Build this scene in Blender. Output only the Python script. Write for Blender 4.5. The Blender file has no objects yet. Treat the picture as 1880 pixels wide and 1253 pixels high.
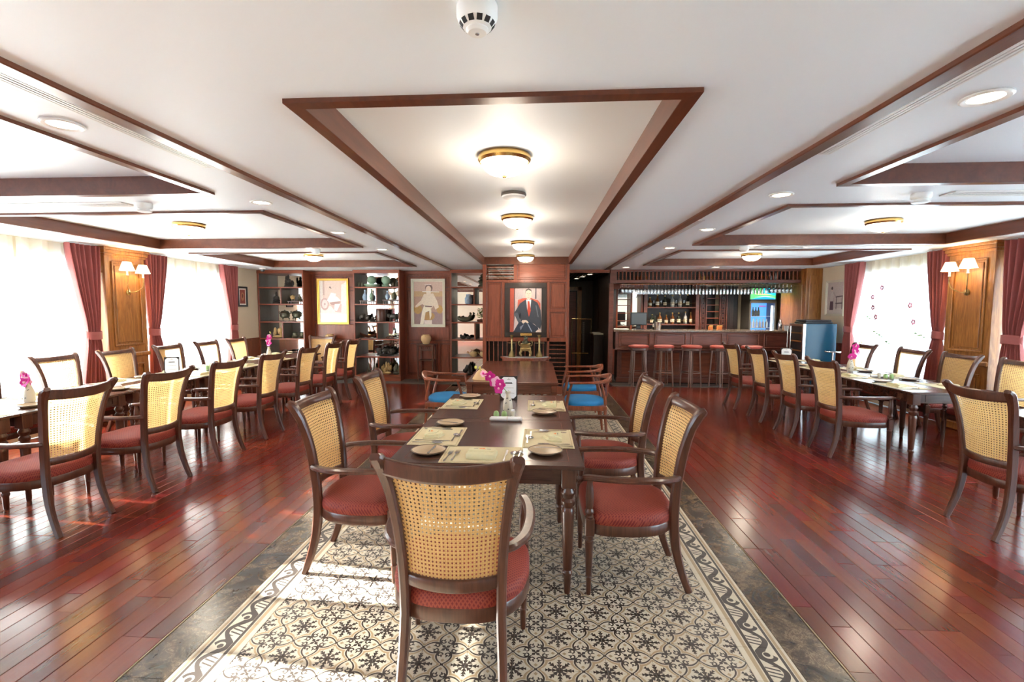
import bpy, math, random
from mathutils import Vector, Matrix, Euler
R = random.Random(7)
PI = math.pi
scene = bpy.context.scene
col = scene.collection

# ------------------------------------------------------------------ camera, sky, sun, exposure
cam_d = bpy.data.cameras.new('camera')
cam_d.sensor_width = 36.0
cam_d.lens = 887.19 / 1880 * 36.0
cam_d.shift_x = (940 - 927.1) / 1880
cam_d.shift_y = (634.38 - 626.5) / 1880
cam_d.clip_start = 0.05
cam = bpy.data.objects.new('camera', cam_d)
col.objects.link(cam)
cam.matrix_world = (Matrix.Translation((0, 0, 1.506)) @ Matrix.Rotation(math.radians(3.777), 4, 'Z')
                    @ Matrix.Rotation(math.radians(-4.2403), 4, 'X') @ Matrix.Rotation(math.radians(-0.127), 4, 'Y')
                    @ Matrix.Rotation(PI / 2, 4, 'X'))
scene.camera = cam

world = bpy.data.worlds.new('world')
scene.world = world
world.use_nodes = True
wb = world.node_tree.nodes['Background']
wb.inputs['Color'].default_value = (0.68, 0.84, 1.0, 1)
wb.inputs['Strength'].default_value = 8.5

sun_d = bpy.data.lights.new('sun', 'SUN')
sun_d.energy = 34.0
sun_d.angle = math.radians(0.8)
sun_d.color = (1.0, 0.95, 0.88)
sun = bpy.data.objects.new('sun', sun_d)
col.objects.link(sun)
sun.location = (-14, 3, 7)
sun.rotation_euler = Vector((1.0, -0.09, -0.36)).to_track_quat('-Z', 'Y').to_euler()

vs = scene.view_settings
vs.view_transform = 'Standard'
vs.look = 'None'
vs.exposure = 1.15
vs.gamma = 1.0
vs.use_curve_mapping = False
cy = scene.cycles
cy.max_bounces, cy.diffuse_bounces, cy.glossy_bounces, cy.transmission_bounces, cy.transparent_max_bounces = 7, 4, 3, 5, 12
cy.caustics_reflective = cy.caustics_refractive = False
cy.sample_clamp_indirect = 12.0
cy.adaptive_threshold = 0.2

# ------------------------------------------------------------------ node expression helper
class NT:
    def __init__(self, mat):
        self.t = mat.node_tree
    def val(self, op, *a):
        n = self.t.nodes.new('ShaderNodeMath'); n.operation = op
        for i, s in enumerate(a):
            if isinstance(s, S): self.t.links.new(s.s, n.inputs[i])
            else: n.inputs[i].default_value = s
        return S(self, n.outputs[0])
    def node(self, typ, **kw):
        n = self.t.nodes.new(typ)
        for k, v in kw.items(): setattr(n, k, v)
        return n
    def put(self, sock, v):
        if isinstance(v, S): self.t.links.new(v.s, sock)
        elif isinstance(v, bpy.types.NodeSocket): self.t.links.new(v, sock)
        else: sock.default_value = v
    def mixc(self, f, a, b):
        n = self.t.nodes.new('ShaderNodeMix'); n.data_type = 'RGBA'
        self.put(n.inputs[0], f)
        for i, c in ((6, a), (7, b)):
            self.put(n.inputs[i], tuple(c) + (1,) if isinstance(c, (tuple, list)) and len(c) == 3 else c)
        return n.outputs[2]
    def sep(self, vec):
        n = self.t.nodes.new('ShaderNodeSeparateXYZ'); self.t.links.new(vec, n.inputs[0])
        return [S(self, o) for o in n.outputs]
    def comb(self, x, y, z):
        n = self.t.nodes.new('ShaderNodeCombineXYZ')
        for i, s in enumerate((x, y, z)): self.put(n.inputs[i], s)
        return n.outputs[0]
    def noise(self, vec, scale, detail=3, rough=0.5, dist=0.0):
        n = self.t.nodes.new('ShaderNodeTexNoise')
        if vec is not None: self.t.links.new(vec, n.inputs['Vector'])
        n.inputs['Scale'].default_value = scale; n.inputs['Detail'].default_value = detail
        n.inputs['Roughness'].default_value = rough; n.inputs['Distortion'].default_value = dist
        return S(self, n.outputs[0])
    def smooth(self, v, a, b):
        n = self.t.nodes.new('ShaderNodeMapRange'); n.interpolation_type = 'SMOOTHSTEP'
        self.put(n.inputs[0], v); n.inputs[1].default_value = a; n.inputs[2].default_value = b
        return S(self, n.outputs[0])

class S:
    def __init__(self, nt, s): self.nt, self.s = nt, s
    def __add__(a, b): return a.nt.val('ADD', a, b)
    __radd__ = __add__
    def __sub__(a, b): return a.nt.val('SUBTRACT', a, b)
    def __rsub__(a, b): return a.nt.val('SUBTRACT', b, a)
    def __mul__(a, b): return a.nt.val('MULTIPLY', a, b)
    __rmul__ = __mul__
    def __truediv__(a, b): return a.nt.val('DIVIDE', a, b)
    def __abs__(a): return a.nt.val('ABSOLUTE', a)
    def lt(a, b): return a.nt.val('LESS_THAN', a, b)
    def gt(a, b): return a.nt.val('GREATER_THAN', a, b)
    def mx(a, b): return a.nt.val('MAXIMUM', a, b)
    def mn(a, b): return a.nt.val('MINIMUM', a, b)
    def fr(a): return a.nt.val('FRACT', a)
    def sin(a): return a.nt.val('SINE', a)
    def cos(a): return a.nt.val('COSINE', a)
    def sqrt(a): return a.nt.val('SQRT', a)
    def pw(a, b): return a.nt.val('POWER', a, b)
    def rnd(a): return a.nt.val('ROUND', a)

def new_mat(name):
    m = bpy.data.materials.new(name); m.use_nodes = True
    return m, m.node_tree.nodes['Principled BSDF'], NT(m)

def plain(name, c, rough=0.5, metal=0.0, spec=0.5, coat=0.0, emit=None, es=0.0, bump=0.0, bscale=60, var=0.0):
    m, b, nt = new_mat(name)
    b.inputs['Base Color'].default_value = (*c, 1)
    b.inputs['Roughness'].default_value = rough
    b.inputs['Metallic'].default_value = metal
    b.inputs['Specular IOR Level'].default_value = spec
    b.inputs['Coat Weight'].default_value = coat
    if emit:
        b.inputs['Emission Color'].default_value = (*emit, 1); b.inputs['Emission Strength'].default_value = es
    tc = nt.node('ShaderNodeTexCoord')
    if var:
        nz = nt.noise(tc.outputs['Object'], bscale * .25, 3)
        nt.t.links.new(nt.mixc(nz, tuple(x * (1 - var) for x in c), tuple(min(1, x * (1 + var)) for x in c)), b.inputs['Base Color'])
    if bump:
        n = nt.node('ShaderNodeBump'); n.inputs['Strength'].default_value = bump; n.inputs['Distance'].default_value = .002
        nt.put(n.inputs['Height'], nt.noise(tc.outputs['Object'], bscale, 2))
        nt.t.links.new(n.outputs[0], b.inputs['Normal'])
    return m

def wood(name, dark, light, rough=0.35, axis='Z', scale=1.0, rand=0.0, coat=0.0, world_pos=False, grain=1.0, spec=.5, soft=0.0, relief=.08):
    m, b, nt = new_mat(name)
    if world_pos: vec = nt.node('ShaderNodeNewGeometry').outputs['Position']
    else: vec = nt.node('ShaderNodeTexCoord').outputs['Object']
    x, y, z = nt.sep(vec)
    oi = nt.node('ShaderNodeObjectInfo')
    rnd = S(nt, oi.outputs['Random'])
    geo = nt.node('ShaderNodeNewGeometry')
    if rand: rnd = (rnd + S(nt, geo.outputs['Random Per Island'])).fr()
    k = {'X': (1.2, 14, 14), 'Y': (14, 1.2, 14), 'Z': (14, 14, 1.2)}[axis]
    v2 = nt.comb(x * (k[0] * scale) + rnd * 31, y * (k[1] * scale) + rnd * 17, z * (k[2] * scale))
    n1 = nt.noise(v2, 1.6, 4, .6, 1.2 * grain)
    n2 = nt.noise(v2, 9, 2, .5)
    f = nt.smooth(n1 * .75 + n2 * .25, .3 - soft, .72 + soft)
    c = nt.mixc(f, dark, light)
    if rand:
        hs = nt.node('ShaderNodeHueSaturation')
        nt.t.links.new(c, hs.inputs['Color'])
        nt.put(hs.inputs['Value'], rnd * (2 * rand) + (1 - rand))
        nt.put(hs.inputs['Hue'], (rnd * 7.3).fr() * .02 + .49)
        c = hs.outputs[0]
    nt.t.links.new(c, b.inputs['Base Color'])
    b.inputs['Roughness'].default_value = rough
    b.inputs['Specular IOR Level'].default_value = spec
    b.inputs['Coat Weight'].default_value = coat
    b.inputs['Coat Roughness'].default_value = .12
    bp = nt.node('ShaderNodeBump'); bp.inputs['Strength'].default_value = relief; bp.inputs['Distance'].default_value = .002
    nt.put(bp.inputs['Height'], n2); nt.t.links.new(bp.outputs[0], b.inputs['Normal'])
    return m

M = {}
M['chair'] = wood('dark_mahogany', (.055, .018, .010), (.115, .038, .020), .30, 'Z', coat=.15)
M['table'] = wood('table_mahogany', (.040, .015, .011), (.085, .030, .020), .26, 'X', coat=.2)
M['red_wood'] = wood('red_rosewood', (.13, .030, .012), (.30, .075, .030), .32, 'Z', coat=.2)
M['cabinet'] = wood('cabinet_mahogany', (.165, .036, .015), (.285, .070, .031), .34, 'Z')
M['cabinet_h'] = wood('cabinet_mahogany_across', (.165, .036, .015), (.285, .070, .031), .34, 'X')
M['bar'] = wood('bar_mahogany', (.105, .030, .019), (.20, .060, .038), .33, 'X')
M['tea'] = wood('tea_table_rosewood', (.075, .020, .011), (.15, .042, .022), .24, 'X', coat=.3)
M['trim'] = wood('ceiling_trim_wood', (.085, .023, .010), (.145, .040, .017), .28, 'Y', scale=.5, coat=.12)
M['oak'] = wood('golden_oak', (.20, .070, .016), (.42, .175, .045), .33, 'Z', scale=.8, grain=2.2, coat=.2)
M['plank'] = wood('floor_plank_wood', (.115, .014, .007), (.160, .025, .012), .20, 'Y', rand=.38, coat=.06, spec=.42, world_pos=True, soft=.22, grain=.6, relief=.012)
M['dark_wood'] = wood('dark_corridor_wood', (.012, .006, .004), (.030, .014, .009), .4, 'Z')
M['grey_back'] = plain('grey_brown_board', (.115, .10, .085), .5, var=.1)
M['ceiling'] = plain('white_ceiling_paint', (.80, .835, .86), .5, bump=.05, bscale=30)
M['cream_wall'] = plain('cream_wall_paint', (.66, .56, .40), .6, bump=.05)
M['white'] = plain('white_plastic', (.78, .77, .74), .4)
M['paper'] = plain('white_paper', (.82, .82, .84), .6)
M['black'] = plain('black_plastic', (.012, .012, .014), .35)
M['dark_hole'] = plain('black_opening', (.010, .008, .007), .8)
M['brass'] = plain('polished_brass', (.62, .40, .14), .25, 1.0)
M['strip_brass'] = plain('dull_brass_strip', (.30, .23, .14), .4, .7)
M['old_brass'] = plain('aged_brass', (.33, .24, .11), .36, 1.0, bump=.2, bscale=80)
M['steel'] = plain('polished_steel', (.62, .62, .63), .18, 1.0)
M['gold_frame'] = plain('gilded_frame', (.66, .40, .08), .32, .8, bump=.2, bscale=90)
M['silver_frame'] = plain('silver_white_frame', (.62, .58, .46), .35, .3)
M['blue'] = plain('blue_upholstery', (.008, .19, .46), .6, bump=.2, bscale=260, var=.08)
M['stool_leg'] = plain('brown_metallic_lacquer', (.26, .16, .13), .3, .6)
M['stool_red'] = plain('red_stool_leather', (.42, .062, .04), .42)
M['beige_cloth'] = plain('beige_linen', (.64, .55, .35), .8, bump=.25, bscale=300, var=.07)
M['napkin'] = plain('napkin_linen', (.66, .60, .38), .8, bump=.25, bscale=300, var=.05)
M['orange'] = plain('orange_print', (.72, .22, .06), .7)
M['grey_print'] = plain('grey_print', (.28, .24, .19), .7)
M['plate'] = plain('glazed_stoneware', (.52, .39, .25), .3, var=.08, bscale=40)
M['plate_rim'] = plain('brown_plate_rim', (.11, .065, .035), .35)
M['ceramic'] = plain('grey_white_ceramic', (.62, .57, .46), .25, var=.06)
M['ink'] = plain('blue_black_glaze', (.03, .035, .05), .3)
M['green_ceramic'] = plain('green_celadon', (.27, .42, .16), .3, var=.12, bscale=100)
M['magenta'] = plain('magenta_petal', (.62, .012, .26), .55)
M['pink'] = plain('pale_pink_petal', (.80, .42, .56), .55)
M['stem'] = plain('green_stem', (.16, .26, .035), .5)
M['leaf'] = plain('green_leaf', (.10, .26, .03), .5, var=.2)
M['bud'] = plain('yellow_green_bud', (.60, .58, .12), .5)
M['terracotta'] = plain('tan_clay', (.55, .36, .17), .7, var=.12, bscale=50)
M['stone_dark'] = plain('dark_carved_stone', (.035, .030, .026), .45, bump=.5, bscale=60, var=.3)
M['bronze'] = plain('patinated_bronze', (.10, .10, .065), .4, .5, bump=.4, bscale=60, var=.3)
M['celadon'] = plain('celadon_glaze', (.24, .36, .26), .22, var=.1)
M['blue_white'] = plain('blue_white_porcelain', (.30, .40, .52), .2, var=.45, bscale=120)
M['gold_stone'] = plain('golden_carving', (.52, .36, .15), .4, var=.25)
M['granite_top'] = plain('bar_granite', (.20, .14, .10), .15, var=.9, bscale=160)
M['stone_band'] = plain('grey_stone_threshold', (.10, .095, .085), .4, var=.3)
M['marble_white'] = plain('white_marble', (.74, .72, .70), .2, var=.06)
M['label_cream'] = plain('bottle_label', (.70, .62, .46), .6)
M['whisky'] = plain('amber_bottle_glass', (.20, .065, .015), .08, coat=.5)
M['dark_bottle'] = plain('dark_bottle_glass', (.018, .022, .012), .08, coat=.5)
M['clear_bottle'] = plain('pale_bottle_glass', (.45, .47, .46), .08, coat=.5)
M['gold_cap'] = plain('gold_cap', (.55, .33, .08), .3, .8)
M['fridge_blue'] = plain('blue_lacquer_side', (.006, .055, .105), .26, coat=.0, spec=.35)
M['screen'] = plain('grey_screen', (.10, .12, .14), .15)
M['lamp_glass'] = plain('lit_opal_glass', (.9, .85, .75), .4, emit=(1, .84, .60), es=4.0)
M['down_glass'] = plain('lit_downlight', (.9, .85, .8), .4, emit=(1, .82, .60), es=7.0)
M['shade'] = plain('lit_fabric_shade', (.85, .78, .62), .7, emit=(1, .80, .52), es=1.9)
M['cool_lit'] = plain('cool_white_tube', (.8, .9, 1), .5, emit=(.75, .9, 1), es=4.0)
M['fridge_in'] = plain('fridge_lining', (.10, .30, .80), .4, emit=(.08, .32, .95), es=.8)
M['mirror'] = plain('silvered_mirror', (.86, .86, .84), .015, 1.0)

def curtain_mat():
    m, b, nt = new_mat('rose_red_curtain_cloth')
    x, y, z = nt.sep(nt.node('ShaderNodeTexCoord').outputs['Object'])
    f = nt.noise(nt.comb(x * 2, y * 2, z * 60), 6, 2)
    nt.t.links.new(nt.mixc(f, (.25, .050, .046), (.33, .072, .066)), b.inputs['Base Color'])
    b.inputs['Roughness'].default_value = .6
    b.inputs['Sheen Weight'].default_value = .3
    return m
M['curtain'] = curtain_mat()

def sheer_mat():
    m = bpy.data.materials.new('white_sheer_voile'); m.use_nodes = True
    t = m.node_tree; t.nodes.clear(); nt = NT(m)
    out = nt.node('ShaderNodeOutputMaterial')
    tr = nt.node('ShaderNodeBsdfTransparent'); tl = nt.node('ShaderNodeBsdfTranslucent'); df = nt.node('ShaderNodeBsdfDiffuse')
    tl.inputs[0].default_value = (.93, .90, .84, 1); df.inputs[0].default_value = (.80, .70, .52, 1)
    a = nt.node('ShaderNodeMixShader'); c = nt.node('ShaderNodeMixShader')
    a.inputs[0].default_value = .28; t.links.new(tl.outputs[0], a.inputs[1]); t.links.new(df.outputs[0], a.inputs[2])
    c.inputs[0].default_value = .16; t.links.new(a.outputs[0], c.inputs[1]); t.links.new(tr.outputs[0], c.inputs[2])
    t.links.new(c.outputs[0], out.inputs[0])
    return m
M['sheer'] = sheer_mat()

def clear_mat(name, tint, gloss, base=.06):
    m = bpy.data.materials.new(name); m.use_nodes = True
    t = m.node_tree; t.nodes.clear(); nt = NT(m)
    out = nt.node('ShaderNodeOutputMaterial')
    tr = nt.node('ShaderNodeBsdfTransparent'); gl = nt.node('ShaderNodeBsdfGlossy'); mx = nt.node('ShaderNodeMixShader')
    tr.inputs[0].default_value = (*tint, 1); gl.inputs['Roughness'].default_value = .03
    lw = nt.node('ShaderNodeLayerWeight'); lw.inputs[0].default_value = .35
    nt.put(mx.inputs[0], S(nt, lw.outputs['Facing']) * gloss + base)
    t.links.new(tr.outputs[0], mx.inputs[1]); t.links.new(gl.outputs[0], mx.inputs[2]); t.links.new(mx.outputs[0], out.inputs[0])
    return m
M['pane'] = clear_mat('window_glass', (.96, .98, .98), .3)
M['glass'] = clear_mat('drinking_glass', (.90, .93, .96), .9, .22)

def cane_mat():
    m, b, nt = new_mat('woven_cane')
    x, y, z = nt.sep(nt.node('ShaderNodeTexCoord').outputs['Object'])
    s1 = ((x + z) * 380).sin() * ((x - z) * 380).sin()
    f = nt.noise(nt.comb(x, y, z), 300, 2) * .7 + s1 * .22 + .15
    c = nt.mixc(f, (.50, .27, .085), (.82, .55, .23))
    nt.t.links.new(c, b.inputs['Base Color'])
    b.inputs['Roughness'].default_value = .5
    tl = nt.node('ShaderNodeBsdfTranslucent'); nt.t.links.new(c, tl.inputs[0])
    mx = nt.node('ShaderNodeMixShader'); mx.inputs[0].default_value = .35
    o = nt.t.nodes['Material Output']
    nt.t.links.new(b.outputs[0], mx.inputs[1]); nt.t.links.new(tl.outputs[0], mx.inputs[2]); nt.t.links.new(mx.outputs[0], o.inputs[0])
    return m
M['cane'] = cane_mat()

def fabric_mat():
    m, b, nt = new_mat('red_patterned_upholstery')
    x, y, z = nt.sep(nt.node('ShaderNodeTexCoord').outputs['Object'])
    u = x * 62.0; v = (y + z * .6) * 62.0
    def ring(u, v):
        a = u.fr() - .5; c = v.fr() - .5
        return abs((a * a + c * c).sqrt() - .44).lt(.075)
    f = ring(u, v).mx(ring(u + .5, v + .5))
    nz = nt.noise(nt.comb(x, y, z), 60, 2)
    c = nt.mixc(f * .8, (.155, .006, .006), nt.mixc(nz, (.27, .032, .017), (.34, .065, .030)))
    nt.t.links.new(c, b.inputs['Base Color'])
    b.inputs['Roughness'].default_value = .65
    bp = nt.node('ShaderNodeBump'); bp.inputs['Strength'].default_value = .35; bp.inputs['Distance'].default_value = .002
    nt.put(bp.inputs['Height'], f); nt.t.links.new(bp.outputs[0], b.inputs['Normal'])
    return m
M['fabric'] = fabric_mat()

CREAM, DARK, TAN = (.58, .51, .40), (.052, .040, .034), (.40, .29, .17)

def tile_mat():
    m, b, nt = new_mat('patterned_cement_tile')
    x, y, z = nt.sep(nt.node('ShaderNodeNewGeometry').outputs['Position'])
    px = (x - .105) / .2; py = (y - 2.126) / .2
    ax = abs(px - px.rnd()); ay = abs(py - py.rnd())
    # snowflake about the tile corners, folded to one of eight arms
    r = (ax * ax + ay * ay).sqrt()
    hi = ax.mx(ay); lo = ax.mn(ay)
    dg1 = (hi + lo) * .70711; dg2 = (hi - lo) * .70711
    diag = lo.gt(hi * .41421)
    s = hi + (dg1 - hi) * diag; t = lo + (dg2 - lo) * diag
    h = ((s + .012) / .086).fr() * .046 + .013
    flake = t.lt(h) * s.lt(.30) * s.gt(.02)
    flake = flake.mx(r.lt(.05))
    # medallion about the tile centres
    bx = 0.5 - ax; by = 0.5 - ay
    mm = bx.mx(by); nn = bx.mn(by)
    q = (mm - .02) / .455
    w = ((q.mx(0.0).mn(1.0) * PI).sin()).pw(.75) * .152 + .014
    d = nn - w
    line = abs(d).lt(.021)
    out = d.gt(0.0)
    tan_b = (d.gt(.040) * d.lt(.095)) * out
    def ring(cm, cn, rad, th):
        e = mm - cm; g = nn - cn
        rr = (e * e + g * g).sqrt()
        return abs(rr - rad).lt(th) * (e - g * .6).lt(rad * .75), rr
    rg, rr = ring(.205, .080, .052, .0175)
    dot = (((mm - .235) * (mm - .235) + (nn - .064) * (nn - .064)).sqrt()).lt(.025)
    drop = abs(nn - .064 + (mm - .235) * .3).lt(.013) * mm.gt(.235) * mm.lt(.285)
    base = (nn.gt(.105) * abs(mm - nn).lt(.03) * mm.lt(.16)) * 0.0
    rc = (bx * bx + by * by).sqrt()
    cross = rc.lt(((mm - nn) / (mm + nn + .001)) * -.075 + .118) * rc.gt(.008)
    cross = cross * (nn / (mm + .001)).gt(.22)
    star = (abs(mm - .375) + nn * 1.1).lt(.05)
    dark = flake * out
    dark = dark.mx(line).mx(rg * (1.0 - out)).mx(dot * (1.0 - out)).mx(drop * (1.0 - out)).mx(cross)
    tan_f = tan_b.mx(star * (1.0 - out))
    nz = nt.noise(nt.comb(x, y, z), 14, 4, .6)
    cream = nt.mixc(nz, tuple(k * .88 for k in CREAM), tuple(k * 1.1 for k in CREAM))
    c = nt.mixc(tan_f, cream, TAN)
    c = nt.mixc(dark, c, nt.mixc(nz, tuple(k * .8 for k in DARK), tuple(k * 1.35 for k in DARK)))
    nt.t.links.new(c, b.inputs['Base Color'])
    b.inputs['Roughness'].default_value = .38
    return m
M['tile'] = tile_mat()

def border_mat(name, x_in, sgn):
    m, b, nt = new_mat(name)
    x, y, z = nt.sep(nt.node('ShaderNodeNewGeometry').outputs['Position'])
    c = (x - x_in) * (sgn / .2)           # 0 at the field, 1 at the marble
    l = ((y - 2.126) / .2) * sgn
    dark = (c.gt(.25) * c.lt(.325)).mx(c.gt(.775) * c.lt(.84))
    tan_f = (c.gt(.13) * c.lt(.22)).mx(c.gt(.86) * c.lt(.93))
    inside = c.gt(.33) * c.lt(.77)
    wv = (l * (2 * PI)).sin() * .15 + .55
    vine = abs(c - wv).lt((l * (2 * PI) + 1.1).cos() * .03 + .085)
    lf = l.fr()
    def disc(cl, cc, ra, rb):
        e = (lf - cl + .5).fr() - .5; g = c - cc
        rr = (e * e + g * g).sqrt()
        return rr, e, g
    r1, e1, g1 = disc(.76, .56, 0, 0)
    curl = (abs(r1 - .155).lt(.045) * (e1 + g1).lt(.12)).mx(((e1 - .02) * (e1 - .02) + (g1 + .01) * (g1 + .01)).sqrt().lt(.07))
    hollow = r1.lt(.12) * (1.0 - curl)
    r2, e2, g2 = disc(.25, .47, 0, 0)
    leaf = abs(((lf * 9.0 + c * 3.0).fr()) - .5).lt(.20) * abs(e2).lt(.19) * abs(g2).lt(.14)
    scroll = (vine * (1.0 - hollow)).mx(curl).mx(leaf) * inside
    dark = dark.mx(scroll)
    nz = nt.noise(nt.comb(x, y, z), 14, 4, .6)
    cream = nt.mixc(nz, tuple(k * .92 for k in CREAM), tuple(k * 1.14 for k in CREAM))
    cc = nt.mixc(dark, nt.mixc(tan_f, cream, TAN), DARK)
    nt.t.links.new(cc, b.inputs['Base Color'])
    b.inputs['Roughness'].default_value = .38
    return m
M['border_r'] = border_mat('border_tile_scroll', .905, 1)
M['border_l'] = border_mat('border_tile_scroll_mirrored', -1.295, -1)

def marble_mat():
    m, b, nt = new_mat('dark_emperador_marble')
    v = nt.node('ShaderNodeNewGeometry').outputs['Position']
    n1 = nt.noise(v, 6, 6, .65, 1.2)
    n2 = nt.noise(v, 13, 6, .7, 2.5)
    vein = nt.smooth(abs(n2 - .5), .035, .0)
    c = nt.mixc(nt.smooth(n1, .35, .7), (.030, .022, .017), (.125, .080, .045))
    c = nt.mixc(vein * nt.smooth(n1, .4, .65) * .7, c, (.36, .26, .16))
    nt.t.links.new(c, b.inputs['Base Color'])
    b.inputs['Roughness'].default_value = .2
    return m
M['marble'] = marble_mat()

def print_mat():
    m, b, nt = new_mat('flat_print')
    a = nt.node('ShaderNodeVertexColor', layer_name='Col')
    nz = nt.noise(nt.node('ShaderNodeTexCoord').outputs['Object'], 45, 4, .7)
    hs = nt.node('ShaderNodeHueSaturation')
    nt.t.links.new(a.outputs[0], hs.inputs['Color'])
    nt.put(hs.inputs['Value'], nz * .5 + .75)
    nt.t.links.new(hs.outputs[0], b.inputs['Base Color'])
    b.inputs['Roughness'].default_value = .55
    return m
M['print'] = print_mat()

def lit_print_mat():
    m, b, nt = new_mat('backlit_print')
    a = nt.node('ShaderNodeVertexColor', layer_name='Col')
    nt.t.links.new(a.outputs[0], b.inputs['Base Color'])
    nt.t.links.new(a.outputs[0], b.inputs['Emission Color'])
    b.inputs['Emission Strength'].default_value = .9
    return m
M['lit_print'] = lit_print_mat()

# ------------------------------------------------------------------ mesh helpers
class MB:
    def __init__(self): self.v, self.f, self.c = [], [], []
    def add(self, vs, fs, c=None):
        o = len(self.v); self.v += [tuple(p) for p in vs]
        for q in fs: self.f.append(tuple(i + o for i in q)); self.c.append(c)
        return self
    def box(self, x0, x1, y0, y1, z0, z1, c=None):
        vs = [(x, y, z) for z in (z0, z1) for y in (y0, y1) for x in (x0, x1)]
        return self.add(vs, [(0, 2, 3, 1), (4, 5, 7, 6), (0, 1, 5, 4), (1, 3, 7, 5), (3, 2, 6, 7), (2, 0, 4, 6)], c)
    def cbox(self, x0, x1, y0, y1, z0, z1, k=.004):
        lo, hi = (x0, y0, z0), (x1, y1, z1)
        k = min(k, *(abs(h - l) * .45 for l, h in zip(lo, hi)))
        idx, vs = {}, []
        for cx in (0, 1):
            for cy in (0, 1):
                for cz in (0, 1):
                    for a in range(3):
                        p = []
                        for ax, cc in enumerate((cx, cy, cz)):
                            e = hi[ax] if cc else lo[ax]
                            if ax != a: e += -k if cc else k
                            p.append(e)
                        idx[(cx, cy, cz, a)] = len(vs); vs.append(p)
        fs = []
        for a in range(3):
            b, c = (a + 1) % 3, (a + 2) % 3
            for s in (0, 1):
                def K(i, j, ax=a):
                    t = [0, 0, 0]; t[a] = s; t[b] = i; t[c] = j
                    return idx[(*t, ax)]
                q = [K(0, 0), K(1, 0), K(1, 1), K(0, 1)]
                fs.append(tuple(q if s else q[::-1]))
        for a in range(3):
            b, c = (a + 1) % 3, (a + 2) % 3
            for i in (0, 1):
                for j in (0, 1):
                    def K(s, ax):
                        t = [0, 0, 0]; t[a] = s; t[b] = i; t[c] = j
                        return idx[(*t, ax)]
                    q = [K(0, b), K(1, b), K(1, c), K(0, c)]
                    fs.append(tuple(q if i == j else q[::-1]))
        for cx in (0, 1):
            for cy in (0, 1):
                for cz in (0, 1):
                    q = [idx[(cx, cy, cz, a)] for a in range(3)]
                    fs.append(tuple(q if (cx + cy + cz) % 2 == 1 else q[::-1]))
        return self.add(vs, fs)
    def lathe(self, prof, n=16, cx=0, cy=0, z=0, c=None, cap=True):
        vs, fs = [], []
        for r, h in prof:
            for i in range(n):
                a = 2 * PI * i / n
                vs.append((cx + r * math.cos(a), cy + r * math.sin(a), z + h))
        for j in range(len(prof) - 1):
            for i in range(n):
                k = (i + 1) % n
                fs.append((j * n + i, j * n + k, (j + 1) * n + k, (j + 1) * n + i))
        m = (len(prof) - 1) * n
        if cap: fs.append(tuple(range(n))[::-1]); fs.append(tuple(range(m, m + n)))
        return self.add(vs, fs, c)
    def tube(self, pts, rad, n=8, flat=1.0):
        pts = [Vector(p) for p in pts]; N = len(pts); vs, fs = [], []
        up = Vector((0, 0, 1))
        for j, p in enumerate(pts):
            d = (pts[min(j + 1, N - 1)] - pts[max(j - 1, 0)]).normalized()
            a = d.cross(up)
            if a.length < .05: a = d.cross(Vector((0, 1, 0)))
            a.normalize(); b = a.cross(d).normalized()
            r = rad[j] if isinstance(rad, (list, tuple)) else rad
            for i in range(n):
                t = 2 * PI * i / n
                vs.append(p + a * (r * math.cos(t)) + b * (r * flat * math.sin(t)))
        for j in range(N - 1):
            for i in range(n):
                k = (i + 1) % n
                fs.append((j * n + i, j * n + k, (j + 1) * n + k, (j + 1) * n + i))
        fs.append(tuple(range(n))[::-1]); fs.append(tuple(range((N - 1) * n, N * n)))
        return self.add(vs, fs)
    def bar(self, pts, half_a, half_b, side=(1, 0, 0), k=.25):
        """sweep a chamfered rectangular section; half_a along SIDE, half_b across it"""
        pts = [Vector(p) for p in pts]; N = len(pts); vs, fs = [], []
        for j, p in enumerate(pts):
            d = (pts[min(j + 1, N - 1)] - pts[max(j - 1, 0)]).normalized()
            s = Vector(side); s = (s - d * s.dot(d)).normalized(); b = d.cross(s).normalized()
            A = half_a[j] if isinstance(half_a, (list, tuple)) else half_a
            B = half_b[j] if isinstance(half_b, (list, tuple)) else half_b
            q = min(A, B) * k * 2
            for u, w in ((A, B - q), (A - q, B), (-A + q, B), (-A, B - q), (-A, -B + q), (-A + q, -B), (A - q, -B), (A, -B + q)):
                vs.append(p + s * u + b * w)
        for j in range(N - 1):
            for i in range(8):
                m = (i + 1) % 8
                fs.append((j * 8 + i, (j + 1) * 8 + i, (j + 1) * 8 + m, j * 8 + m)[::-1])
        fs.append(tuple(range(8))); fs.append(tuple(range((N - 1) * 8, N * 8))[::-1])
        return self.add(vs, fs)
    def prism(self, poly, z0, z1, c=None):
        n = len(poly)
        vs = [(x, y, z0) for x, y in poly] + [(x, y, z1) for x, y in poly]
        fs = [tuple(range(n))[::-1], tuple(range(n, 2 * n))] + [(i, (i + 1) % n, n + (i + 1) % n, n + i) for i in range(n)]
        return self.add(vs, fs, c)
    def grid(self, fn, nu, nv, closed_u=False):
        vs = [fn(i / nu, j / nv) for j in range(nv + 1) for i in range(nu + (0 if closed_u else 1))]
        w = nu + (0 if closed_u else 1); fs = []
        for j in range(nv):
            for i in range(nu):
                k = (i + 1) % w
                fs.append((j * w + i, j * w + k, (j + 1) * w + k, (j + 1) * w + i))
        return self.add(vs, fs)
    def ell(self, cx, cy, cz, rx, ry, rz, nu=12, nv=8, c=None):
        prof = [(math.sin(PI * j / nv), -math.cos(PI * j / nv)) for j in range(nv + 1)]
        prof[0] = (.02, -1); prof[-1] = (.02, 1)
        t = MB().lathe(prof, nu)
        return self.add([(cx + x * rx, cy + y * ry, cz + z * rz) for x, y, z in t.v], t.f, c)
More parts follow.
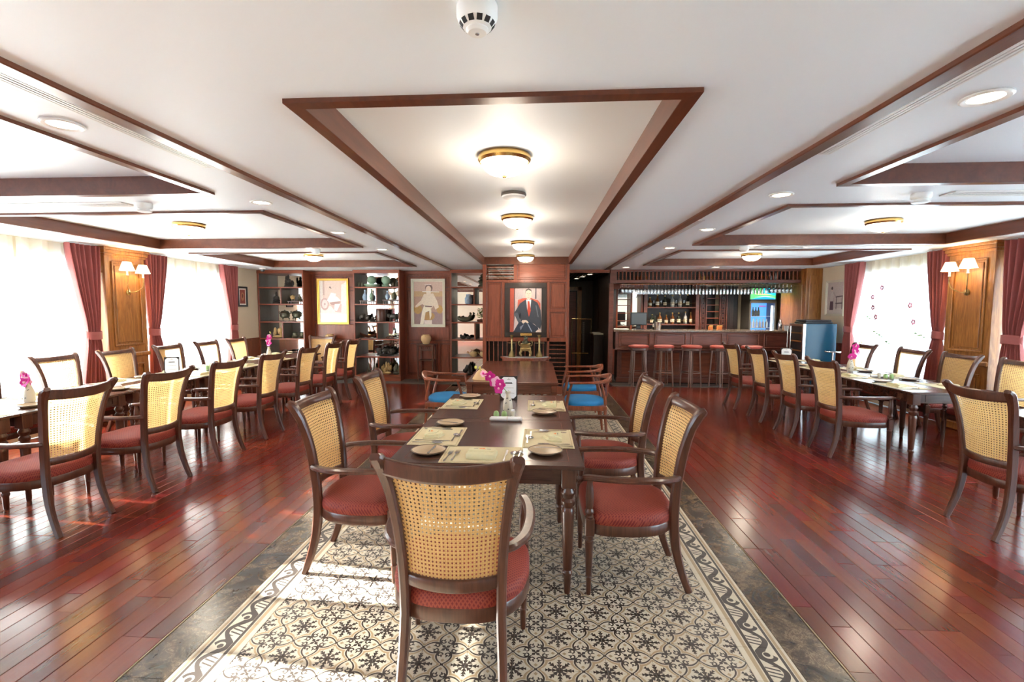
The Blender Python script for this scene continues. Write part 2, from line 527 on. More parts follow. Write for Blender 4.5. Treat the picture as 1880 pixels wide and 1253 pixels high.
    def flat(self, poly, y, c):
        """flat polygon in the XZ plane at depth y, facing -Y"""
        return self.add([(x, y, z) for x, z in poly], [tuple(range(len(poly)))], c)
    def move(self, fn):
        self.v = [tuple(fn(Vector(p))) for p in self.v]; return self
    def mesh(self, name, mat, smooth=True):
        me = bpy.data.meshes.new(name)
        me.from_pydata(self.v, [], self.f)
        if any(self.c):
            a = me.color_attributes.new('Col', 'FLOAT_COLOR', 'CORNER')
            for p, c in zip(me.polygons, self.c):
                for li in p.loop_indices: a.data[li].color = (*(c or (.5, .5, .5)), 1)
        me.materials.append(M[mat] if isinstance(mat, str) else mat)
        if smooth:
            me.polygons.foreach_set('use_smooth', [True] * len(me.polygons))
            me.set_sharp_from_angle(angle=math.radians(38))
        me.validate(); me.update()
        return me

def ob(name, me, parent=None, loc=(0, 0, 0), rz=0.0, rot=None):
    o = bpy.data.objects.new(name, me); col.objects.link(o)
    o.location = loc
    o.rotation_euler = rot if rot else (0, 0, rz)
    if parent: o.parent = parent
    return o
def tag(o, label=None, cat=None, group=None, kind=None):
    if label: o['label'] = label
    if cat: o['category'] = cat
    if group: o['group'] = group
    if kind: o['kind'] = kind
    return o
def place(name, label, cat, parts, loc=(0, 0, 0), rz=0.0, group=None, rot=None):
    """parts: [(name, mesh[, [(subname, mesh), ...]])] share their mesh data between copies"""
    e = tag(ob(name, None, None, loc, rz, rot), label, cat, group)
    e.empty_display_size = .1
    for p in parts:
        c = ob(p[0], p[1], e)
        for s in (p[2] if len(p) > 2 else ()): ob(s[0], s[1], c)
    return e
def single(name, label, cat, me, loc=(0, 0, 0), rz=0.0, group=None, rot=None):
    return tag(ob(name, me, None, loc, rz, rot), label, cat, group)
def struct(name, me, loc=(0, 0, 0), rz=0, parent=None):
    o = ob(name, me, parent, loc, rz)
    if not parent: o['kind'] = 'structure'
    return o
ORD = ['first', 'second', 'third', 'fourth', 'fifth', 'sixth', 'seventh', 'eighth', 'ninth', 'tenth', 'eleventh', 'twelfth', 'thirteenth', 'fourteenth']

def lamp(parent, kind, loc, watts, color=(1, .87, .70), size=.05, spot=None):
    ld = bpy.data.lights.new('lamp_light', kind); ld.energy = watts; ld.color = color; ld.shadow_soft_size = size
    if spot: ld.spot_size = math.radians(spot); ld.spot_blend = .6
    lo = bpy.data.objects.new('lamp_light', ld); col.objects.link(lo); lo.parent = parent; lo.location = loc
    return lo
# ------------------------------------------------------------------ the shell of the room
XL, XR, YB, ZC, ZR = -5.85, 5.50, -2.2, 2.315, 2.42

def in_view(x, y, z):
    p = cam.matrix_world.inverted() @ Vector((x, y, z))
    if p.z > -.2: return None
    f = 887.19
    u, v = 927.1 + f * p.x / -p.z, 634.38 - f * p.y / -p.z
    return (u, v, -p.z) if -40 < u < 1920 and -40 < v < 1293 else None

floor = struct('floor', MB().box(XL - .3, XR + .3, YB - .2, 13.2, -.16, -.031).mesh('floor', M['dark_hole'], False))
ob('mortar_bed', MB().box(-1.495, 1.105, YB, 9.326, -.0309, -.0022).mesh('mortar_bed', plain('grout', (.34, .29, .22), .8), False), floor)

# planks run along the room, 98 mm wide
PW = .098
plank_me = {}
def plank_mesh(L):
    if L not in plank_me:
        plank_me[L] = MB().cbox(-PW / 2 + .0008, PW / 2 - .0008, 0, L - .0016, -.03, 0, .0022).mesh('plank', 'plank', False)
    return plank_me[L]
planks = []
def strips(x0, x1, y0, y1):
    n = max(1, int(abs(x1 - x0) / PW)); sg = 1 if x1 > x0 else -1
    for i in range(n):
        x = x0 + sg * PW * (i + .5); y = y0 - R.choice((0, .15, .3, .45, .6))
        while y < y1:
            L = R.choice((.45, .6, .75, .9, .9))
            planks.append((x, y, min(L, y1 - y) if y + L > y1 else L)); y += L
strips(-1.70, XL, YB, 9.55); strips(1.31, XR, YB, 9.55)
strips(.58, 1.50, 9.93, 13.0)
vis = []
for p in planks:
    q = in_view(p[0], p[1] + p[2] / 2, 0)
    if q: vis.append((q[2], p))
vis.sort(); near = set(id(p) for _, p in vis[:300])
rest = MB()
for p in planks:
    L = round(p[2], 3)
    if L < .03: continue
    if id(p) in near: ob('plank', plank_mesh(L), floor, (p[0], p[1], 0))
    else: rest.box(p[0] - PW / 2 + .0006, p[0] + PW / 2 - .0006, p[1], p[1] + L - .001, -.03, 0)
tag(ob('distant_planks', rest.mesh('distant_planks', 'plank', False), floor), kind='stuff')

# cement tiles, 20 cm, laid so that the grout runs through the snowflakes
tile_me = MB().cbox(-.0994, .0994, -.0994, .0994, -.02, 0, .0008).mesh('tile', 'tile', False)
br_me = MB().cbox(-.0994, .0994, -.0994, .0994, -.02, 0, .0008).mesh('border_tile', 'border_r', False)
bl_me = MB().cbox(-.0994, .0994, -.0994, .0994, -.02, 0, .0008).mesh('border_tile_mirrored', 'border_l', False)
tiles = []
for j in range(-21, 36):
    y = 2.126 + .2 * j + .1
    for i in range(11): tiles.append((-1.295 + .2 * i + .1, y))
tv = sorted((q[2], t) for t in tiles for q in [in_view(t[0], t[1], 0)] if q)
nt_ = set(t for _, t in tv[:300])
rest = MB()
for t in tiles:
    if t in nt_: ob('tile', tile_me, floor, (t[0], t[1], 0))
    else: rest.box(t[0] - .0994, t[0] + .0994, t[1] - .0994, t[1] + .0994, -.02, 0)
tag(ob('distant_tiles', rest.mesh('distant_tiles', 'tile', False), floor), kind='stuff')
for j in range(-21, 36):
    y = 2.126 + .2 * j + .1
    ob('border_tile', br_me, floor, (1.005, y, 0)); ob('border_tile', bl_me, floor, (-1.395, y, 0))
slab_me = MB().cbox(-.0955, .0955, .001, .991, -.02, 0, .001).mesh('marble_slab', 'marble', False)
for k in range(12):
    y = -2.2 + .992 * k
    if y < 9.0:
        ob('marble_slab', slab_me, floor, (1.2015, y, 0)); ob('marble_slab', slab_me, floor, (-1.5915, y, 0))
ob('marble_slab', MB().cbox(-1.69, 1.30, 9.33, 9.55, -.02, 0, .001).mesh('marble_cross_slab', 'marble', False), floor)
for x in (-1.6915, 1.303):
    ob('brass_strip', MB().cbox(x - .0045, x + .0045, YB, 9.55, -.02, .003, .001).mesh('brass_strip', 'strip_brass', False), floor)
ob('stone_threshold', MB().cbox(1.50, XR, 9.55, 9.97, -.02, .012, .003).mesh('stone_threshold', 'stone_band', False), floor)
ob('stone_threshold', MB().cbox(XL, .58, 9.55, 10.2, -.02, .012, .003).mesh('stone_threshold_b', 'stone_band', False), floor)

# ceiling with recessed coffers
coffers = [(-.985, .60, 1.865, 8.56, .060)]
for (a, b) in ((-5.03, -2.25), (1.91, 4.89)):
    for (c, d) in ((-1.6, .45), (1.05, 3.30), (3.895, 6.20), (6.74, 8.98)):
        coffers.append((a, b, c, d, .055))
holes = [(a + k, b - k, c + k, d - k) for a, b, c, d, k in coffers]
xs = sorted({XL - .3, XR + .3} | {v for h in holes for v in h[:2]}); ys = sorted({YB - .2, 13.2} | {v for h in holes for v in h[2:]})
mb = MB()
for i in range(len(xs) - 1):
    for j in range(len(ys) - 1):
        cx, cy = (xs[i] + xs[i + 1]) / 2, (ys[j] + ys[j + 1]) / 2
        z = ZR if any(h[0] < cx < h[1] and h[2] < cy < h[3] for h in holes) else ZC
        mb.box(xs[i], xs[i + 1], ys[j], ys[j + 1], z, 2.6)
struct('ceiling', mb.mesh('ceiling', 'ceiling', False))
for n, (a, b, c, d, k) in enumerate(coffers):
    e = tag(ob('trim_%d' % (n + 1), None), kind='structure')
    A, B, C, D = a + k, b - k, c + k, d - k
    for poly, (x0, x1, y0, y1) in (
            ([(a, c), (b, c), (B, C), (A, C)], (A - .012, B + .012, C - .014, C + .002)),
            ([(b, c), (b, d), (B, D), (B, C)], (B - .002, B + .014, C - .012, D + .012)),
            ([(b, d), (a, d), (A, D), (B, D)], (A - .012, B + .012, D - .002, D + .014)),
            ([(a, d), (a, c), (A, C), (A, D)], (A - .014, A + .002, C - .012, D + .012))):
        q = MB().prism(poly, ZC - .018, ZC + .001).box(x0, x1, y0, y1, ZC - .017, ZR + .002)
        ob('board', q.mesh('coffer_board', 'trim'), e)
for n, x in enumerate((-1.765, 1.378)):
    struct('trim_%d' % (len(coffers) + 1 + n), MB().cbox(x - .037, x + .037, YB, 9.76 if n == 0 else 9.9, ZC - .020, ZC + .004, .004).mesh('long_beam', 'trim'))

# outer walls: the two window walls, the wall behind the camera, the far wall
WINL = [(-1.9, .75), (1.25, 5.97), (6.65, 8.87)]
WINR = [(-1.9, .9), (1.4, 5.98), (6.70, 8.90)]
ZS, ZH = .34, 2.085
def window_wall(name, x0, x1, wins):
    m = MB(); y = YB - .2
    for a, b in wins:
        m.box(x0, x1, y, a, 0, 2.5); m.box(x0, x1, a, b, 0, ZS); m.box(x0, x1, a, b, ZH, 2.5); y = b
    m.box(x0, x1, y, 13.2, 0, 2.5)
    struct(name, m.mesh(name, 'cream_wall', False))
window_wall('wall_left', XL - .15, XL, WINL)
window_wall('wall_right', XR, XR + .15, WINR)
struct('wall_front', MB().box(XL, XR, YB - .2, YB, 0, 2.5).mesh('wall_front', 'cream_wall', False))
struct('wall_back', MB().box(XL, XR, 13.0, 13.2, 0, 2.5).mesh('wall_back', 'cream_wall', False))
for sx, x0 in ((1, XL), (-1, XR)):                 # dark wood dado beyond the far windows
    o_ = struct('trim_%d' % (len(coffers) + (3 if sx > 0 else 4)), MB().box(min(x0, x0 + sx * .012), max(x0, x0 + sx * .012), 8.9, 9.8, .08, .86).box(min(x0, x0 + sx * .03), max(x0, x0 + sx * .03), 8.88, 9.8, .86, .91).mesh('dado', 'cabinet'))
nw = 0
for side, wins, x in (('left', WINL, XL - .10), ('right', WINR, XR + .10)):
    for a, b in wins:
        nw += 1
        e = tag(ob('window_%d' % nw, None), kind='structure')
        n = 2
        fr = MB().box(x - .025, x + .025, a, b, ZS, ZS + .05).box(x - .025, x + .025, a, b, ZH - .05, ZH)
        fr.box(x - .025, x + .025, a, a + .05, ZS, ZH).box(x - .025, x + .025, b - .05, b, ZS, ZH)
        for k in range(1, n):
            y = a + (b - a) * k / n; fr.box(x - .025, x + .025, y - .03, y + .03, ZS, ZH)
        ob('window_frame', fr.mesh('window_frame', 'white', False), e)
        for k in range(n):
            y0, y1 = a + (b - a) * k / n + .03, a + (b - a) * (k + 1) / n - .03
            ob('pane', MB().box(x - .003, x + .003, y0, y1, ZS + .05, ZH - .05).mesh('pane', 'pane', False), e)
        xi = XL if side == 'left' else XR; s = 1 if side == 'left' else -1
        ob('window_sill', MB().cbox(min(xi - s * .05, xi + s * .05), max(xi - s * .05, xi + s * .05), a - .02, b + .02, ZS - .03, ZS + .001).mesh('window_sill', 'oak'), e)

# wood clad pillars between the windows
def pillar(label, x_face, x_wall, y0, y1, s):
    e = tag(ob('pillar', None, None, (0, 0, 0)), label, 'pillar')
    xa, xb = min(x_face, x_wall), max(x_face, x_wall)
    ob('cladding', MB().cbox(xa, xb, y0, y1, 0, ZC, .004).mesh('pillar_cladding', 'oak'), e)
    def fr(n, ya, yb, za, zb, w, t):
        m = MB(); x0, x1 = (x_face, x_face + s * t)
        for q in ((ya, yb, za, za + w), (ya, yb, zb - w, zb), (ya, ya + w, za + w, zb - w), (yb - w, yb, za + w, zb - w)):
            m.cbox(min(x0, x1), max(x0, x1), *q, .004)
        ob(n, m.mesh(n, 'oak'), e)
    def slab(n, ya, yb, za, zb, t):
        ob(n, MB().cbox(min(x_face, x_face + s * t), max(x_face, x_face + s * t), ya, yb, za, zb, .012).mesh(n, 'oak'), e)
    g = .085
    fr('panel_moulding', y0 + g, y1 - g, 1.0, 2.13, .024, .022); slab('raised_panel', y0 + g + .05, y1 - g - .05, 1.05, 2.08, .014)
    fr('panel_moulding', y0 + g, y1 - g, .14, .74, .024, .022); slab('raised_panel', y0 + g + .05, y1 - g - .05, .19, .69, .014)
    slab('chair_rail', y0 - .012, y1 + .012, .84, .90, .035)
    m = MB()
    for z0, z1, t in ((2.20, 2.235, .018), (2.235, 2.28, .036), (2.28, ZC - .001, .052)):
        m.cbox(min(x_wall, x_face + s * t), max(x_wall, x_face + s * t), y0 - t, y1 + t, z0, z1, .005)
    ob('cornice', m.mesh('cornice', 'oak'), e)
    slab('plinth', y0 - .01, y1 + .01, 0.0, .10, .02)
pillar('golden oak panelled pillar with sconce between the two left windows', -5.62, XL, 5.99, 6.63, 1)
pillar('golden oak panelled pillar with sconce between the two right windows', 5.30, XR, 6.02, 6.66, -1)

# sconces
def sconce(label, x, y, z, s, metal):
    e = tag(ob('wall_sconce', None, None, (x, y, z)), label, 'wall lamp')
    m = MB().lathe([(.002, 0), (.040, .001), (.040, .010), (.022, .018), (.012, .03), (.002, .031)], 20)
    m.move(lambda p: Vector((s * p.z, p.x, p.y)))
    ob('back_plate', m.mesh('back_plate', metal), e)
    for dy, ht in ((-.13, .02), (.13, 0.0)):
        pts = [(s * .025, dy * .1, 0), (s * .06, dy * .45, .01), (s * .10, dy * .85, .06), (s * .115, dy * 1.0, .13), (s * .115, dy, .20 + ht)]
        P = [Vector(p) for p in pts]; fine = []
        for i in range(len(P) - 1):
            a, b = P[i], P[i + 1]; p0, p3 = P[max(i - 1, 0)], P[min(i + 2, len(P) - 1)]
            for k in range(5):
                t = k / 5
                fine.append(.5 * ((2 * a) + (b - p0) * t + (2 * p0 - 5 * a + 4 * b - p3) * t * t + (3 * a - p0 - 3 * b + p3) * t ** 3))
        fine.append(P[-1])
        ob('arm', MB().tube(fine, .006, 8).mesh('sconce_arm', metal), e)
        ob('candle_sleeve', MB().lathe([(.012, 0), (.017, .006), (.012, .012), (.012, .075), (.004, .08)], 12, s * .115, dy, .20 + ht).mesh('candle_sleeve', 'ceramic'), e)
        ob('lamp_shade', MB().grid(lambda u, v: (s * .115 + (.088 - .040 * v) * math.cos(2 * PI * u), dy + (.088 - .040 * v) * math.sin(2 * PI * u), .265 + ht + .115 * v), 28, 4, True).mesh('lamp_shade', 'shade'), e)
        ld = bpy.data.lights.new('sconce_bulb', 'POINT'); ld.energy = 2.2; ld.color = (1, .75, .45); ld.shadow_soft_size = .03
        lo = bpy.data.objects.new('sconce_bulb', ld); col.objects.link(lo); lo.parent = e; lo.location = (s * .115, dy, .34 + ht)
sconce('twin-arm brass sconce with pale shades on the left oak pillar', -5.598, 6.31, 1.73, 1, 'brass')
sconce('twin-arm bronze sconce with pale shades on the right oak pillar', 5.278, 6.34, 1.73, -1, 'old_brass')

# tied back curtains and sheers
def curtain(label, x, ya, yb, side, s):
    """hangs between ya and yb at the ceiling; gathered towards the side SIDE (-1 near, 1 far)"""
    W = yb - ya; tie = 1.17
    n = 7
    def fn(u, v):
        z = 2.30 - 2.26 * v
        if z > tie: t = (2.30 - z) / (2.30 - tie); k = 1 - .60 * t ** 1.25
        else: t = (tie - z) / tie; k = .40 + .38 * min(1, t * 1.5) ** .8
        anchor = yb - .05 if side > 0 else ya + .05
        c = (ya + yb) / 2; cc = c + (anchor - c) * (1 - k) * .72
        y = cc + (u - .5) * W * k
        amp = .050 * (.45 + .55 * min(1, k * 1.1))
        d = amp * math.sin(2 * PI * n * u + .6 * math.sin(5 * u)) * (1 + .25 * math.sin(11 * u + 3 * v))
        sq = math.exp(-((z - tie) / .10) ** 2) * .5
        return (x + s * (d * (1 - sq)), y, z)
    e = tag(ob('curtain', None), label, 'curtain', 'rose red tied curtains')
    ob('cloth', MB().grid(fn, 112, 40).mesh('curtain_cloth', 'curtain'), e)
    y0, y1 = fn(0, (2.30 - tie) / 2.26)[1], fn(1, (2.30 - tie) / 2.26)[1]
    cy, hw = (y0 + y1) / 2, (y1 - y0) / 2 + .015
    ob('tieback', MB().grid(lambda u, v: (x + (.05) * math.cos(2 * PI * u), cy + hw * math.sin(2 * PI * u), tie - .05 + .10 * v - .012 * math.cos(2 * PI * u)), 28, 2, True).mesh('tieback', 'curtain'), e)
curtain('rose red tied curtain on the near side of the left oak pillar', -5.66, 5.50, 5.98, 1, 1)
curtain('rose red tied curtain on the far side of the left oak pillar', -5.66, 6.66, 7.12, -1, 1)
curtain('rose red tied curtain at the far end of the left windows', -5.66, 8.36, 8.86, 1, 1)
curtain('rose red tied curtain on the near side of the right oak pillar', 5.34, 5.42, 5.98, 1, -1)
curtain('rose red tied curtain on the far side of the right oak pillar', 5.34, 6.69, 7.06, -1, -1)
curtain('rose red tied curtain beside the wine cooler', 5.34, 8.36, 8.84, 1, -1)

def sheer(label, x, ya, yb, cat='sheer curtain', gaps=()):
    e = tag(ob('sheer_curtain', None), label, cat)
    cuts = [ya]; 
    for g in gaps: cuts += [g - .012, g + .012]
    cuts.append(yb)
    for i in range(0, len(cuts), 2):
        a, b = cuts[i], cuts[i + 1]
        nn = max(8, int((b - a) * 60))
        ob('voile_panel', MB().grid(lambda u, v: (x + .018 * math.sin((a + (b - a) * u) * 31) + .008 * math.sin((a + (b - a) * u) * 83), a + (b - a) * u, 2.30 - 2.2 * v), nn, 6).mesh('voile_panel', 'sheer'), e)
    return e
sheer('white sheer curtain across the left window nearest the camera', -5.77, 3.35, 5.97, gaps=(3.72, 4.12, 4.46, 5.05))
sun_block = tag(ob('sun_block_curtain', None), 'unseen rose red half-height curtain added to block low sun, left window beside camera', 'curtain')  # added out of view to keep low sun off the near left floor
ob('voile_panel', MB().grid(lambda u, v: (-5.77 + .018 * math.sin(u * 70), 1.0 + 2.32 * u, 1.53 - 1.43 * v), 120, 4).mesh('sun_block_cloth', 'curtain'), sun_block)
ob('rod', MB().tube([(-5.77, .95, 1.54), (-5.77, 3.33, 1.54)], .01, 8).mesh('sun_block_rod', 'brass'), sun_block)
sheer('white sheer curtain across the far left window', -5.77, 6.66, 8.86, gaps=(7.45, 7.90))
sheer('white sheer curtain across the right window nearest the camera', 5.44, 1.4, 5.98)
sr = sheer('white sheer curtain embroidered with pink flowers, far right window', 5.44, 6.68, 8.90)
# embroidery on the far right sheer
pet = MB()
for k in range(5):
    a = 2 * PI * k / 5
    pet.ell(.004, .028 * math.cos(a), .028 * math.sin(a), .004, .022, .022, 8, 4)
pet_me = pet.mesh('embroidered_flower', 'pink')
lf_me = MB().ell(0, .03, .02, .003, .035, .012, 8, 4).ell(0, -.03, -.01, .003, .03, .010, 8, 4).ell(0, 0, -.05, .003, .004, .06, 6, 4).mesh('embroidered_leaf', 'leaf')
for (yy, zz) in ((8.22, 1.72), (8.20, 1.55), (8.12, 1.40), (7.34, 1.34), (7.42, 1.58), (8.02, 1.86), (7.0, 1.52)):
    ob('embroidered_flower', pet_me, sr, (5.405, yy, zz))
for (yy, zz) in ((8.28, 1.38), (7.25, 1.16), (7.15, 1.14), (7.98, 1.10), (7.82, 1.0), (7.5, .95), (8.1, 1.15)):
    ob('embroidered_leaf', lf_me, sr, (5.405, yy, zz))
# ------------------------------------------------------------------ ceiling fittings
dome_parts = [
    ('brass_rim', MB().lathe([(.150, 0), (.158, -.012), (.158, -.03), (.145, -.045), (.138, -.040), (.138, -.002)], 36, cap=False).mesh('dome_rim', 'brass')),
    ('opal_bowl', MB().lathe([(.139, -.036), (.136, -.055), (.120, -.082), (.090, -.104), (.050, -.117), (.012, -.121)], 36).mesh('dome_bowl', 'lamp_glass')),
    ('finial', MB().lathe([(.016, -.119), (.014, -.127), (.004, -.131)], 12).mesh('dome_finial', 'brass')),
]
DOMES = []
for i, y in enumerate((2.94, 4.82, 6.61, 8.22)):
    e_ = place('ceiling_light', 'opal bowl ceiling light, %s from the camera in the central recess' % ORD[i], 'ceiling light', dome_parts, (-.20, y, ZR), 0, 'opal bowl ceiling lights')
    lamp(e_, 'POINT', (0, 0, -.36), 6 if i < 3 else 3, size=.12)
for x, y, l in ((-3.75, 5.05, 'opal bowl ceiling light in the middle left ceiling recess'), (-3.74, 7.95, 'opal bowl ceiling light in the far left ceiling recess'),
                (3.50, 5.22, 'opal bowl ceiling light in the middle right ceiling recess'), (3.47, 8.18, 'opal bowl ceiling light in the far right ceiling recess')):
    e_ = place('ceiling_light', l, 'ceiling light', dome_parts, (x, y, ZR), 0, 'opal bowl ceiling lights')
    lamp(e_, 'POINT', (0, 0, -.36), 6, size=.12)
down_parts = [
    ('trim_ring', MB().lathe([(.052, -.001), (.078, -.001), (.080, -.006), (.072, -.011), (.055, -.007)], 32, cap=False).mesh('downlight_ring', 'white')),
    ('lens', MB().lathe([(.056, -.0005), (.055, -.006), (.002, -.007)], 28).mesh('downlight_lens', 'down_glass')),
]
for i, (x, y) in enumerate(((-2.08, 2.05), (-2.09, 3.60), (-2.10, 5.05), (-2.09, 6.47))):
    lamp(place('downlight', 'round recessed downlight by the left ceiling beam, %s from camera' % ORD[i], 'downlight', down_parts, (x, y, ZC), 0, 'recessed downlights'), 'SPOT', (0, 0, -.02), 19, size=.09, spot=125)
for i, (x, y) in enumerate(((1.69, 2.01), (1.70, 3.57), (1.70, 5.05), (1.72, 6.50), (1.68, 9.40))):
    lamp(place('downlight', 'round recessed downlight by the right ceiling beam, %s from camera' % ORD[i], 'downlight', down_parts, (x, y, ZC), 0, 'recessed downlights'), 'SPOT', (0, 0, -.02), 19, size=.09, spot=125)
lamp(place('downlight', 'recessed downlight between the right ceiling recesses', 'downlight', down_parts, (3.44, 6.47, ZC), 0, 'recessed downlights'), 'SPOT', (0, 0, -.02), 19, size=.09, spot=125)
lamp(place('downlight', 'recessed downlight above the middle of the bar', 'downlight', down_parts, (3.36, 9.45, ZC), 0, 'recessed downlights'), 'SPOT', (0, 0, -.02), 19, size=.09, spot=125)
lamp(place('downlight', 'recessed downlight between the left ceiling recesses, near the window', 'downlight', down_parts, (-4.75, 3.60, ZC), 0, 'recessed downlights'), 'SPOT', (0, 0, -.02), 19, size=.09, spot=125)

# smoke detector above the camera
sd = MB().lathe([(.053, 0), (.055, -.004), (.055, -.030), (.050, -.042), (.046, -.046)], 40)
slots = MB()
for k in range(12):
    a = 2 * PI * (k + .5) / 12
    w = .0075
    ca, sa = math.cos(a), math.sin(a)
    vs = []
    for r, z in ((.0478, -.0465), (.0385, -.0575)):
        for t in (-w, w): vs.append((r * ca - t * sa, r * sa + t * ca, z))
    vs2 = [(x * .92, y * .92, z + .006) for x, y, z in vs]
    slots.add(vs + vs2, [(0, 1, 3, 2), (4, 6, 7, 5), (0, 4, 5, 1), (2, 3, 7, 6), (0, 2, 6, 4), (1, 5, 7, 3)])
place('smoke_detector', 'white round smoke detector on the ceiling above the camera', 'smoke detector', [
    ('base', sd.mesh('detector_base', 'white')),
    ('sensor_cage', MB().lathe([(.0465, -.044), (.047, -.0465), (.037, -.0585), (.030, -.061), (.0305, -.064), (.024, -.071), (.002, -.072)], 40).mesh('sensor_cage', 'white')),
    ('vent_slots', slots.mesh('vent_slots', 'dark_hole', False)),
    ('indicator', MB().lathe([(.006, -.0715), (.0055, -.074), (.001, -.0745)], 12).mesh('indicator', 'steel'))], (-.165, 1.345, ZC))
place('access_point', 'flat round white wireless unit in the central ceiling recess', 'ceiling device', [
    ('base', MB().lathe([(.085, 0), (.098, -.006), (.100, -.018), (.092, -.026)], 32).mesh('access_base', 'grey_back')),
    ('cover', MB().lathe([(.094, -.022), (.088, -.036), (.06, -.046), (.002, -.05)], 32).mesh('access_cover', 'white'))], (-.19, 3.87, ZR))
det_parts = [
    ('base', MB().lathe([(.060, 0), (.060, -.028), (.052, -.042)], 28).mesh('small_detector_base', 'white')),
    ('sensor', MB().lathe([(.040, -.04), (.040, -.055), (.055, -.058), (.05, -.064), (.002, -.066)], 24).mesh('small_detector_sensor', 'white'))]
for x, y, l in ((2.65, 3.60, 'small white detector beside the nearer right ceiling vent'), (2.65, 6.47, 'small white detector beside the farther right ceiling vent'),
                (-3.03, 3.60, 'small white detector beside the nearer left ceiling vent'), (-3.0, 6.45, 'small white detector beside the farther left ceiling vent')):
    place('ceiling_detector', l, 'detector', det_parts, (x, y, ZC), 0, 'small ceiling detectors')
def vent(label, x0, x1, y0, y1, along):
    e = tag(ob('ceiling_vent', None), label, 'vent', 'white ceiling vents')
    m = MB(); z = ZC - .009; w = .012
    m.cbox(x0, x1, y0, y0 + w, z, ZC, .002).cbox(x0, x1, y1 - w, y1, z, ZC, .002).cbox(x0, x0 + w, y0, y1, z, ZC, .002).cbox(x1 - w, x1, y0, y1, z, ZC, .002)
    ob('frame', m.mesh('vent_frame', 'white'), e)
    ob('backing', MB().box(x0 + w, x1 - w, y0 + w, y1 - w, ZC - .002, ZC - .0005).mesh('vent_backing', 'grey_back', False), e)
    n = 3
    for k in range(n):
        if along == 'x':
            y = y0 + w + (y1 - y0 - 2 * w) * (k + .5) / n; ob('slat', MB().box(x0 + w, x1 - w, y - .012, y + .006, z + .001, z + .004).mesh('vent_slat', 'white', False), e)
        else:
            x = x0 + w + (x1 - x0 - 2 * w) * (k + .5) / n; ob('slat', MB().box(x - .007, x + .004, y0 + w, y1 - w, z + .001, z + .004).mesh('vent_slat', 'white', False), e)
vent('long white air vent between right ceiling recesses, nearer the camera', 2.82, 5.0, 3.53, 3.67, 'x')
vent('long white air vent between right ceiling recesses, farther away', 2.80, 4.9, 6.42, 6.53, 'x')
vent('long white air vent between left ceiling recesses, nearer the camera', -5.05, -3.15, 3.53, 3.67, 'x')
vent('narrow slot vent along the right beam, nearest the camera', 1.425, 1.50, .55, 2.66, 'y')
vent('narrow slot vent along the right beam, above the middle tables', 1.425, 1.50, 4.52, 5.66, 'y')
vent('narrow slot vent along the right beam, nearest the bar', 1.425, 1.50, 7.05, 8.12, 'y')
vent('narrow slot vent along the left ceiling beam', -1.895, -1.815, .6, 2.70, 'y')
place('security_camera', 'small white dome camera at the ceiling above the left shelves', 'camera', [
    ('base', MB().lathe([(.055, 0), (.058, -.02), (.05, -.03)], 24).mesh('dome_camera_base', 'white')),
    ('dome', MB().lathe([(.045, -.028), (.043, -.05), (.03, -.068), (.002, -.075)], 24).mesh('dome_camera_dome', 'screen'))], (-5.42, 9.30, ZC))

# ------------------------------------------------------------------ cane back armchair
def interp(tab, z):
    if z <= tab[0][0]: return tab[0][1]
    for (a, p), (b, q) in zip(tab, tab[1:]):
        if z <= b:
            t = (z - a) / (b - a); return p + (q - p) * t
    return tab[-1][1]
PYT = [(0, -.280), (.06, -.256), (.13, -.232), (.22, -.210), (.33, -.196), (.42, -.194), (.52, -.198), (.62, -.207), (.72, -.220), (.82, -.238), (.90, -.259), (.955, -.282), (.99, -.303)]
PXT = [(0, .196), (.35, .182), (.5, .184), (.62, .191), (.75, .203), (.87, .220), (.95, .238), (.99, .247)]
py = lambda z: interp(PYT, z)
px_ = lambda z: interp(PXT, z)
BOW = .052
def rear_leg(s):
    zs = [0, .05, .10, .16, .23, .30, .36, .42, .48, .54, .60, .66, .72, .78, .84, .90, .94, .965, .985]
    pts = [(s * px_(z), py(z), z) for z in zs]
    dep = [.018 + .007 * min(1, z / .3) - (.002 if z > .8 else 0) for z in zs]; dep[-1] = .016
    wid = [.016 + .002 * min(1, z / .3) + .007 * max(0, (z - .78) / .2) ** 1.5 for z in zs]
    m = MB().bar(pts, wid, dep, (1, 0, 0), .22)
    # rolled ear at the top
    m.bar([(s * px_(.965), py(.965), .962), (s * px_(.985), py(.985) - .004, .985), (s * (px_(.99) + .003), py(.99) - .016, .996)], [.0245, .0265, .020], [.024, .022, .013], (1, 0, 0), .3)
    return m
def rail(z0, z1, thick, up, sag=0.0, bow=BOW):
    m = MB()
    def fn(u, v):
        t = u * 2 - 1; a = 2 * PI * v
        zc, hh = (z0 + z1) / 2, (z1 - z0) / 2
        k = abs(math.cos(a)) ** .6 * (1 if math.cos(a) > 0 else -1); q = abs(math.sin(a)) ** .6 * (1 if math.sin(a) > 0 else -1)
        z = zc + hh * q - sag * (1 - t * t)
        return (t * (px_(zc) - .006), py(zc) - bow * (1 - t * t) + thick * k - up * max(0, q) * .012, z)
    m.grid(lambda v, u: fn(u, v), 14, 16, True)
    return m
